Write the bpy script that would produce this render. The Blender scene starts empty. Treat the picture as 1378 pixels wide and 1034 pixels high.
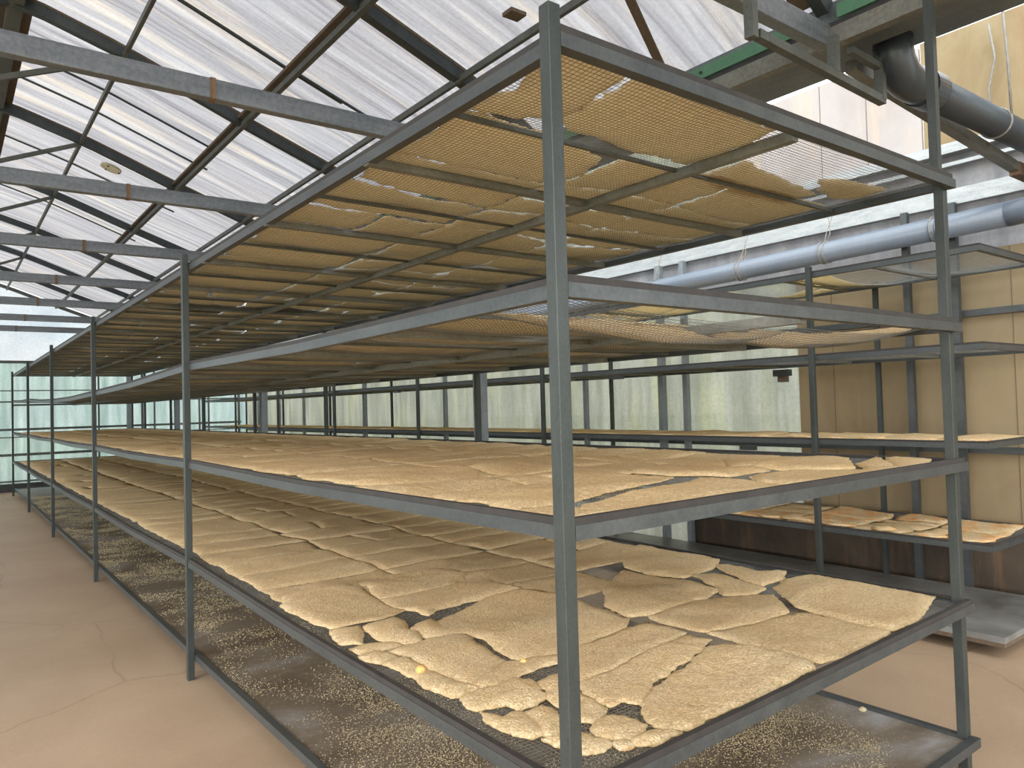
import bpy, bmesh, math, random
import numpy as np
from mathutils import Vector, Matrix, noise
from mathutils.geometry import delaunay_2d_cdt

S = bpy.context.scene
COL = S.collection

# ------------------------------------------------------------------ camera
cam_data = bpy.data.cameras.new('camera')
cam_data.sensor_width = 36.0
cam_data.lens = 26.18
cam_data.clip_start = 0.02
cam_data.clip_end = 300
cam = bpy.data.objects.new('camera', cam_data)
COL.objects.link(cam)
_R = (0.793189, -0.608343, -0.027728)
_U = (0.005064, -0.038942, 0.999229)
_F = (0.608954, 0.792718, 0.027807)
CAM = (-1.0689, -1.2196, 1.4421)
cam.matrix_world = Matrix(((_R[0], _U[0], -_F[0], CAM[0]),
                           (_R[1], _U[1], -_F[1], CAM[1]),
                           (_R[2], _U[2], -_F[2], CAM[2]),
                           (0, 0, 0, 1)))
S.camera = cam

# ------------------------------------------------------------------ sky, sun, exposure
world = bpy.data.worlds.new('overcast_sky')
S.world = world
world.use_nodes = True
wn = world.node_tree
wn.nodes.clear()
w_out = wn.nodes.new('ShaderNodeOutputWorld')
w_bg = wn.nodes.new('ShaderNodeBackground')
w_tc = wn.nodes.new('ShaderNodeTexCoord')
w_map = wn.nodes.new('ShaderNodeMapping')
w_map.inputs['Scale'].default_value = (1, 1, 2.5)
w_noise = wn.nodes.new('ShaderNodeTexNoise')
w_noise.inputs['Scale'].default_value = 5.0
w_noise.inputs['Detail'].default_value = 4
w_ramp = wn.nodes.new('ShaderNodeValToRGB')
w_ramp.color_ramp.elements[0].position = 0.35
w_ramp.color_ramp.elements[0].color = (0.80, 0.88, 0.95, 1)
w_ramp.color_ramp.elements[1].position = 0.62
w_ramp.color_ramp.elements[1].color = (1.0, 1.0, 1.0, 1)
wn.links.new(w_tc.outputs['Generated'], w_map.inputs['Vector'])
wn.links.new(w_map.outputs[0], w_noise.inputs['Vector'])
wn.links.new(w_noise.outputs['Fac'], w_ramp.inputs[0])
wn.links.new(w_ramp.outputs[0], w_bg.inputs['Color'])
w_bg.inputs['Strength'].default_value = 1.7
wn.links.new(w_bg.outputs[0], w_out.inputs['Surface'])

def sun(name, direction, energy, angle, color):
    d = bpy.data.lights.new(name, 'SUN')
    d.energy = energy
    d.angle = math.radians(angle)
    d.color = color
    o = bpy.data.objects.new(name, d)
    o.rotation_euler = Vector(direction).to_track_quat('-Z', 'Y').to_euler()
    o.location = (-2, -2, 6)
    COL.objects.link(o)
# low sun behind thin cloud: a very wide soft light from the aisle side
sun('soft_sun', (0.68, 0.42, -0.55), 6, 100, (1.0, 0.97, 0.92))

S.view_settings.view_transform = 'Standard'
S.view_settings.look = 'None'
S.view_settings.gamma = 1
S.view_settings.use_curve_mapping = False
S.view_settings.exposure = 1.05
S.cycles.use_denoising = True
S.cycles.max_bounces = 14
S.cycles.diffuse_bounces = 8
S.cycles.glossy_bounces = 3
S.cycles.transmission_bounces = 10
S.cycles.transparent_max_bounces = 12
S.cycles.caustics_reflective = False
S.cycles.caustics_refractive = False
S.cycles.sample_clamp_indirect = 8

# ------------------------------------------------------------------ materials
def new_mat(name):
    m = bpy.data.materials.new(name)
    m.use_nodes = True
    nt = m.node_tree
    nt.nodes.clear()
    out = nt.nodes.new('ShaderNodeOutputMaterial')
    return m, nt, out

def N(nt, kind, **kw):
    n = nt.nodes.new(kind)
    for k, v in kw.items():
        if k in n.inputs:
            n.inputs[k].default_value = v
        else:
            setattr(n, k, v)
    return n

def coords(nt, scale=(1, 1, 1), rot=(0, 0, 0)):
    t = N(nt, 'ShaderNodeTexCoord')
    m = N(nt, 'ShaderNodeMapping')
    m.inputs['Scale'].default_value = scale
    m.inputs['Rotation'].default_value = rot
    nt.links.new(t.outputs['Object'], m.inputs['Vector'])
    return m.outputs[0]

def ramp(nt, fac, stops):
    r = N(nt, 'ShaderNodeValToRGB')
    el = r.color_ramp.elements
    while len(el) < len(stops):
        el.new(0.5)
    for e, (p, c) in zip(el, stops):
        e.position = p
        e.color = (c[0], c[1], c[2], 1)
    nt.links.new(fac, r.inputs[0])
    return r.outputs[0]

def noise_fac(nt, vec, scale, detail=4, rough=0.55, dist=0.0):
    n = N(nt, 'ShaderNodeTexNoise')
    n.inputs['Scale'].default_value = scale
    n.inputs['Detail'].default_value = detail
    n.inputs['Roughness'].default_value = rough
    n.inputs['Distortion'].default_value = dist
    nt.links.new(vec, n.inputs['Vector'])
    return n.outputs['Fac']

def mix(nt, fac, a, b, mode='MIX'):
    m = N(nt, 'ShaderNodeMix')
    m.data_type = 'RGBA'
    m.blend_type = mode
    for sock, v in ((m.inputs[0], fac), (m.inputs[6], a), (m.inputs[7], b)):
        if hasattr(v, 'links'):
            nt.links.new(v, sock)
        elif isinstance(v, tuple):
            sock.default_value = (v[0], v[1], v[2], 1)
        else:
            sock.default_value = v
    return m.outputs[2]

def bump(nt, height, strength, dist=0.01):
    b = N(nt, 'ShaderNodeBump')
    b.inputs['Strength'].default_value = strength
    b.inputs['Distance'].default_value = dist
    nt.links.new(height, b.inputs['Height'])
    return b.outputs[0]

def principled(nt, out, color, rough=0.6, metal=0.0, normal=None, spec=0.5):
    b = N(nt, 'ShaderNodeBsdfPrincipled')
    if hasattr(color, 'links'):
        nt.links.new(color, b.inputs['Base Color'])
    else:
        b.inputs['Base Color'].default_value = (color[0], color[1], color[2], 1)
    if hasattr(rough, 'links'):
        nt.links.new(rough, b.inputs['Roughness'])
    else:
        b.inputs['Roughness'].default_value = rough
    b.inputs['Metallic'].default_value = metal
    b.inputs['Specular IOR Level'].default_value = spec
    if normal is not None:
        nt.links.new(normal, b.inputs['Normal'])
    nt.links.new(b.outputs[0], out.inputs['Surface'])
    return b

def metal_mat(name, dark, light, rough=0.42, metal=0.55, scale=9, rust=0.0, stretch=(1, 1, 0.35)):
    m, nt, out = new_mat(name)
    v = coords(nt, stretch)
    f = noise_fac(nt, v, scale, 6, 0.65)
    c = ramp(nt, f, [(0.3, dark), (0.7, light)])
    f2 = noise_fac(nt, coords(nt, (1, 1, 1)), scale * 9, 3, 0.7)
    c = mix(nt, 0.35, c, ramp(nt, f2, [(0.35, dark), (0.65, light)]))
    if rust:
        f3 = noise_fac(nt, coords(nt, (1, 1, 1)), 3.1, 5, 0.7)
        k = ramp(nt, f3, [(0.66 - rust * .1, (0, 0, 0)), (0.76, (1, 1, 1))])
        c = mix(nt, k, c, (0.13, 0.055, 0.025))
    principled(nt, out, c, rough, metal, bump(nt, f2, 0.15, 0.002))
    return m

M = {}
M['post'] = metal_mat('galvanised_post', (0.0228, 0.0288, 0.0276), (0.0552, 0.0624, 0.0582), 0.45, 0.4, 14)
M['rail'] = metal_mat('galvanised_rail', (0.038, 0.0444, 0.0475), (0.0857, 0.0922, 0.0922), 0.42, 0.5, 10, 0.0, (1, 0.3, 1))
M['stud'] = metal_mat('bluish_galvanised_stud', (0.12, 0.144, 0.16), (0.24, 0.264, 0.28), 0.5, 0.3, 10)
M['bar'] = metal_mat('galvanised_bar', (0.0829, 0.0829, 0.0701), (0.23, 0.23, 0.204), 0.45, 0.4, 6, 0.3, (0.5, 0.5, 1))
M['beam'] = metal_mat('galvanised_beam', (0.0954, 0.107, 0.125), (0.249, 0.267, 0.291), 0.38, 0.5, 5, 0.0, (0.35, 1, 3))
M['weld'] = metal_mat('rusty_weld', (0.09, 0.05, 0.03), (0.25, 0.16, 0.10), 0.8, 0.1, 30)
M['arch'] = metal_mat('dark_steel', (0.0196, 0.0252, 0.028), (0.056, 0.0672, 0.07), 0.5, 0.4, 8)
M['purlin'] = metal_mat('grey_purlin', (0.0525, 0.0577, 0.0525), (0.131, 0.137, 0.126), 0.5, 0.4, 8)
M['board'] = metal_mat('brown_board', (0.056, 0.0392, 0.0252), (0.134, 0.0952, 0.0616), 0.85, 0.0, 7)
M['batten'] = metal_mat('dark_brown_batten', (0.010, 0.009, 0.009), (0.030, 0.025, 0.022), 0.7, 0.0, 20)
M['wire'] = metal_mat('dark_wire', (0.10, 0.105, 0.10), (0.22, 0.22, 0.21), 0.45, 0.3, 30)
M['white_metal'] = metal_mat('bright_galvanised_rail', (0.25, 0.268, 0.279), (0.476, 0.488, 0.493), 0.4, 0.4, 12, 0, (1, 0.5, 2))
M['green'] = metal_mat('green_paint', (0.042, 0.119, 0.07), (0.07, 0.175, 0.105), 0.5, 0.0, 6)
M['black'] = metal_mat('black_rubber', (0.012, 0.012, 0.014), (0.03, 0.03, 0.03), 0.6, 0.0, 10)
M['gutter'] = metal_mat('grey_gutter_sheet', (0.0675, 0.081, 0.0878), (0.135, 0.156, 0.162), 0.45, 0.2, 5)
M['pipe'] = metal_mat('blue_grey_plastic', (0.0967, 0.119, 0.156), (0.123, 0.148, 0.189), 0.32, 0.0, 4)
M['pipe_dark'] = metal_mat('dark_grey_plastic', (0.0223, 0.0287, 0.0366), (0.0351, 0.043, 0.0524), 0.3, 0.0, 4)
M['cream'] = metal_mat('cream_plastic', (0.62, 0.56, 0.42), (0.72, 0.67, 0.54), 0.5, 0.0, 10)
M['rope'] = metal_mat('pale_wire_rope', (0.1, 0.09, 0.08), (0.275, 0.26, 0.235), 0.7, 0.0, 60)

# rice: grainy cream crust, light shines through it
def rice_mat(name, lo, hi, toast, trans_col, tr=0.33):
    m, nt, out = new_mat(name)
    v = coords(nt)
    g = N(nt, 'ShaderNodeTexVoronoi')
    g.inputs['Scale'].default_value = 150
    nt.links.new(v, g.inputs['Vector'])
    f1 = noise_fac(nt, v, 5, 5, 0.6)
    f2 = noise_fac(nt, v, 70, 5, 0.75)
    f4 = noise_fac(nt, v, 220, 2, 0.6)
    c = ramp(nt, f1, [(0.3, lo), (0.72, hi)])
    c = mix(nt, 1.0, c, ramp(nt, f2, [(0.34, (0.58, 0.53, 0.46)), (0.48, (0.96, 0.96, 0.95)), (0.66, (1.16, 1.16, 1.15))]), 'MULTIPLY')
    c = mix(nt, 1.0, c, ramp(nt, g.outputs['Distance'], [(0.15, (1.10, 1.10, 1.10)), (0.60, (0.70, 0.66, 0.58))]), 'MULTIPLY')
    c = mix(nt, 1.0, c, ramp(nt, f4, [(0.35, (0.86, 0.85, 0.82)), (0.6, (1.05, 1.05, 1.05))]), 'MULTIPLY')
    f3 = noise_fac(nt, v, 9.0 if toast > .5 else 4.2, 4, 0.65, 0.5)
    k = (0.43, 0.64, 0.88) if toast > .5 else (0.75, 0.86, 0.6)
    tfac = ramp(nt, f3, [(k[0], (0, 0, 0)), (k[1], (k[2],) * 3)])
    c = mix(nt, tfac, c, (0.66, 0.30, 0.07))
    h = mix(nt, 0.6, g.outputs['Distance'], f2)
    nrm = bump(nt, h, 1.0, 0.012)
    d = N(nt, 'ShaderNodeBsdfDiffuse')
    t = N(nt, 'ShaderNodeBsdfTranslucent')
    nt.links.new(c, d.inputs['Color'])
    nt.links.new(nrm, d.inputs['Normal'])
    t.inputs['Color'].default_value = (*trans_col, 1)
    x = N(nt, 'ShaderNodeMixShader')
    x.inputs[0].default_value = tr
    nt.links.new(d.outputs[0], x.inputs[1])
    nt.links.new(t.outputs[0], x.inputs[2])
    nt.links.new(x.outputs[0], out.inputs['Surface'])
    return m
M['rice'] = rice_mat('dried_rice_crust', (0.97, 0.785, 0.55), (1.0, 0.885, 0.69), 0.0, (1.0, 0.88, 0.60), 0.52)
M['rice_toast'] = rice_mat('toasted_rice_crust', (0.92, 0.80, 0.58), (1.0, 0.92, 0.72), 0.75, (0.98, 0.78, 0.45))
M['rice_dark'] = rice_mat('scorched_rice_crust', (0.10, 0.06, 0.035), (0.22, 0.14, 0.08), 0.2, (0.2, 0.12, 0.06))
M['crumb'] = rice_mat('rice_crumb', (0.62, 0.56, 0.42), (0.80, 0.74, 0.60), 0.0, (0.9, 0.8, 0.55))

def panel_mat(name, tint_a, tint_b, stretch, transp, transl, dirt=(0.5, 0.45, 0.4), dirt_amt=0.4, fine=60):
    m, nt, out = new_mat(name)
    v = coords(nt, stretch)
    f = noise_fac(nt, v, 1.0, 7, 0.68, 0.15)
    c = ramp(nt, f, [(0.32, tint_a), (0.66, tint_b)])
    f2 = noise_fac(nt, coords(nt, (stretch[0] * .6, stretch[1] * .35, stretch[2] * .6)), 2.0, 5, 0.6, 0.4)
    c = mix(nt, ramp(nt, f2, [(0.52, (0, 0, 0)), (0.72, (dirt_amt,) * 3)]), c, dirt)
    f3 = noise_fac(nt, coords(nt, (1, 1, 1)), fine, 3, 0.8)
    c = mix(nt, 1.0, c, ramp(nt, f3, [(0.3, (0.86, 0.86, 0.86)), (0.6, (1, 1, 1))]), 'MULTIPLY')
    tr = N(nt, 'ShaderNodeBsdfTransparent')
    tl = N(nt, 'ShaderNodeBsdfTranslucent')
    df = N(nt, 'ShaderNodeBsdfDiffuse')
    for s in (tr, tl, df):
        nt.links.new(c, s.inputs['Color'])
    a = N(nt, 'ShaderNodeMixShader')
    a.inputs[0].default_value = transl
    nt.links.new(df.outputs[0], a.inputs[1])
    nt.links.new(tl.outputs[0], a.inputs[2])
    b = N(nt, 'ShaderNodeMixShader')
    b.inputs[0].default_value = transp
    nt.links.new(a.outputs[0], b.inputs[1])
    nt.links.new(tr.outputs[0], b.inputs[2])
    nt.links.new(b.outputs[0], out.inputs['Surface'])
    return m
M['roof'] = panel_mat('weathered_polycarbonate_roof', (0.142, 0.135, 0.145), (0.324, 0.324, 0.333), (0.45, 11, 0.45), 0.20, 0.52, (0.52, 0.45, 0.35), 0.6, 45)
M['wall_green'] = panel_mat('greenish_polycarbonate', (0.389, 0.449, 0.434), (0.598, 0.643, 0.635), (7, 7, 0.6), 0.42, 0.8, (0.46, 0.58, 0.50), 0.5, 30)
M['wall_pale'] = panel_mat('pale_green_polycarbonate', (0.39, 0.396, 0.351), (0.547, 0.547, 0.507), (3, 6, 0.7), 0.32, 0.8, (0.62, 0.62, 0.46), 0.5, 30)
M['clear'] = panel_mat('clear_gable_sheet', (0.612, 0.646, 0.663), (0.714, 0.731, 0.731), (0.8, 0.8, 0.8), 0.85, 0.7, (0.66, 0.74, 0.72), 0.4, 20)
M['gable'] = panel_mat('hazy_gable_sheet', (0.223, 0.248, 0.26), (0.322, 0.329, 0.329), (0.45, 0.45, 0.6), 0.85, 0.7, (0.42, 0.50, 0.48), 0.4, 20)
M['band'] = panel_mat('milky_wall_band', (0.269, 0.269, 0.288), (0.422, 0.422, 0.448), (3, 5, 0.6), 0.12, 0.4, (0.5, 0.46, 0.42), 0.5, 30)

def wood_wall(name, lo, hi, stain, amt, scale=1.3):
    m, nt, out = new_mat(name)
    f = noise_fac(nt, coords(nt, (1, 1, 0.6)), scale, 6, 0.65, 0.6)
    c = ramp(nt, f, [(0.3, lo), (0.7, hi)])
    f2 = noise_fac(nt, coords(nt, (4, 4, 0.5)), 2.0, 5, 0.7)
    c = mix(nt, ramp(nt, f2, [(0.5, (0, 0, 0)), (0.75, (amt,) * 3)]), c, stain)
    principled(nt, out, c, 0.55, 0.0, bump(nt, f2, 0.08, 0.01), 0.3)
    return m
M['tan_wall'] = wood_wall('tan_wall_board', (0.157, 0.117, 0.065), (0.217, 0.168, 0.0998), (0.25, 0.18, 0.10), 0.35)
M['dark_wall'] = wood_wall('dirt_and_shade_skirting', (0.0248, 0.0193, 0.0138), (0.0605, 0.044, 0.0303), (0.16, 0.09, 0.05), 0.5, 3)  # dirt, with the shade under the wall rack mixed into the dark brown
M['pink_wall'] = wood_wall('pinkish_stained_sheet', (0.314, 0.27, 0.258), (0.415, 0.387, 0.382), (0.52, 0.38, 0.26), 0.6, 1.1)
M['brown_wall'] = wood_wall('brown_weathered_board', (0.179, 0.119, 0.0546), (0.278, 0.218, 0.124), (0.26, 0.16, 0.08), 0.6, 2.2)

# floor
m, nt, out = new_mat('pinkish_concrete')
v = coords(nt)
f = noise_fac(nt, v, 0.8, 7, 0.62, 0.3)
c = ramp(nt, f, [(0.3, (0.245, 0.170, 0.110)), (0.7, (0.335, 0.243, 0.163))])
f2 = noise_fac(nt, coords(nt, (1, 3.0, 1)), 1.7, 6, 0.7, 1.0)
c = mix(nt, ramp(nt, f2, [(0.60, (0, 0, 0)), (0.74, (0.45, 0.45, 0.45))]), c, (0.36, 0.27, 0.20))
f3 = noise_fac(nt, v, 90, 3, 0.7)
c = mix(nt, 1.0, c, ramp(nt, f3, [(0.25, (0.88, 0.88, 0.88)), (0.6, (1, 1, 1))]), 'MULTIPLY')
warp = N(nt, 'ShaderNodeTexNoise')
warp.inputs['Scale'].default_value = 2.2
warp.inputs['Detail'].default_value = 6
nt.links.new(v, warp.inputs['Vector'])
wv = mix(nt, 0.16, v, warp.outputs['Color'])
vo = N(nt, 'ShaderNodeTexVoronoi')
vo.feature = 'DISTANCE_TO_EDGE'
vo.inputs['Scale'].default_value = 0.75
nt.links.new(wv, vo.inputs['Vector'])
crack = ramp(nt, vo.outputs['Distance'], [(0.0, (0.6, 0.6, 0.6)), (0.006, (0, 0, 0))])
gate = ramp(nt, noise_fac(nt, v, 0.6, 3), [(0.38, (0, 0, 0)), (0.50, (1, 1, 1))])
crack = mix(nt, 1.0, crack, gate, 'MULTIPLY')
c = mix(nt, crack, c, (0.16, 0.11, 0.08))
principled(nt, out, c, 0.55, 0.0, bump(nt, f, 0.2, 0.02), 0.35)
M['floor'] = m

# steel tray under the racks: dark stained sheet with grey wiped areas
m, nt, out = new_mat('stained_steel_tray')
v = coords(nt)
f = noise_fac(nt, coords(nt, (1, 1.5, 1)), 1.1, 6, 0.62, 0.8)
c = ramp(nt, f, [(0.36, (0.075, 0.055, 0.038)), (0.55, (0.14, 0.115, 0.09)), (0.72, (0.24, 0.24, 0.25))])
f2 = noise_fac(nt, v, 55, 5, 0.75)
c = mix(nt, ramp(nt, f2, [(0.55, (0, 0, 0)), (0.70, (0.55, 0.55, 0.55))]), c, (0.36, 0.32, 0.25))
principled(nt, out, c, 0.42, 0.15, bump(nt, f, 0.25, 0.02), 0.5)
M['tray'] = m
m, nt, out = new_mat('grey_floor_sheet')
f = noise_fac(nt, coords(nt), 1.6, 6, 0.65, 0.5)
c = ramp(nt, f, [(0.32, (0.10, 0.10, 0.09)), (0.68, (0.30, 0.31, 0.31))])
principled(nt, out, c, 0.4, 0.3, bump(nt, f, 0.15, 0.02), 0.5)
M['sheet'] = m

# ------------------------------------------------------------------ helpers
def empty(name, loc=(0, 0, 0)):
    o = bpy.data.objects.new(name, None)
    o.location = loc
    o.empty_display_size = 0.2
    COL.objects.link(o)
    return o

def tag(o, label=None, cat=None, group=None, kind=None):
    if label: o['label'] = label
    if cat: o['category'] = cat
    if group: o['group'] = group
    if kind: o['kind'] = kind
    return o

class MB:
    """collects vertices and faces in world space, links ONE mesh object"""
    def __init__(s):
        s.v = []; s.f = []
    def box(s, lo, hi):
        x0, y0, z0 = lo; x1, y1, z1 = hi
        b = len(s.v)
        s.v += [(x0, y0, z0), (x1, y0, z0), (x1, y1, z0), (x0, y1, z0), (x0, y0, z1), (x1, y0, z1), (x1, y1, z1), (x0, y1, z1)]
        s.f += [tuple(b + i for i in q) for q in ((3, 2, 1, 0), (4, 5, 6, 7), (0, 1, 5, 4), (1, 2, 6, 5), (2, 3, 7, 6), (3, 0, 4, 7))]
        return s
    def bar(s, a, b, w, h=None, up=(0, 0, 1)):
        """rectangular bar from a to b; w sideways, h along up"""
        h = h or w
        a = Vector(a); b = Vector(b)
        d = (b - a).normalized(); up = Vector(up)
        side = d.cross(up)
        if side.length < 1e-4: side = d.cross(Vector((0, 1, 0)))
        side.normalize(); u = side.cross(d).normalized()
        n = len(s.v)
        for p in (a, b):
            for i, j in ((-1, -1), (1, -1), (1, 1), (-1, 1)):
                s.v.append(tuple(p + side * (i * w / 2) + u * (j * h / 2)))
        s.f += [tuple(n + i for i in q) for q in ((0, 1, 2, 3), (7, 6, 5, 4), (1, 0, 4, 5), (2, 1, 5, 6), (3, 2, 6, 7), (0, 3, 7, 4))]
        return s
    def tube(s, pts, r, seg=10, cap=True):
        pts = [Vector(p) for p in pts]
        n0 = len(s.v); prev = None
        for i, p in enumerate(pts):
            d = (pts[min(i + 1, len(pts) - 1)] - pts[max(i - 1, 0)]).normalized()
            if prev is None:
                a = d.cross(Vector((0, 0, 1)))
                if a.length < 1e-3: a = d.cross(Vector((1, 0, 0)))
                a.normalize()
            else:
                a = (prev - d * prev.dot(d)).normalized()
            prev = a; b = d.cross(a)
            for k in range(seg):
                t = 2 * math.pi * k / seg
                s.v.append(tuple(p + (a * math.cos(t) + b * math.sin(t)) * r))
        for i in range(len(pts) - 1):
            for k in range(seg):
                k2 = (k + 1) % seg
                s.f.append((n0 + i * seg + k, n0 + i * seg + k2, n0 + (i + 1) * seg + k2, n0 + (i + 1) * seg + k))
        if cap:
            s.f.append(tuple(n0 + k for k in range(seg))[::-1])
            s.f.append(tuple(n0 + (len(pts) - 1) * seg + k for k in range(seg)))
        return s
    def disc(s, c, axis, r, t, seg=20):
        c = Vector(c); ax = Vector(axis).normalized()
        return s.tube([c - ax * t / 2, c + ax * t / 2], r, seg)
    def build(s, name, mat, parent=None, origin=None, smooth=False, bevel=0):
        vs = s.v
        if origin is None:
            a = np.array(vs)
            o0 = (a.min(0) + a.max(0)) / 2
            o0[2] = a[:, 2].min()
        else:
            o0 = np.array(origin, float)
        me = bpy.data.meshes.new(name)
        me.from_pydata([tuple(np.array(p) - o0) for p in vs], [], s.f)
        me.materials.append(mat)
        if smooth:
            me.polygons.foreach_set('use_smooth', [True] * len(me.polygons))
        me.update()
        o = bpy.data.objects.new(name, me)
        COL.objects.link(o)
        o.location = tuple(o0)
        if parent is not None:
            pw = Vector((0, 0, 0)); q = parent
            while q is not None:
                pw += q.location; q = q.parent
            o.location = tuple(Vector(tuple(o0)) - pw)
            o.parent = parent
        if bevel:
            md = o.modifiers.new('bevel', 'BEVEL'); md.width = bevel; md.segments = 2; md.limit_method = 'ANGLE'
        return o

def nz(x, y, z=0.0):
    return noise.noise(Vector((x, y, z)))

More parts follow.
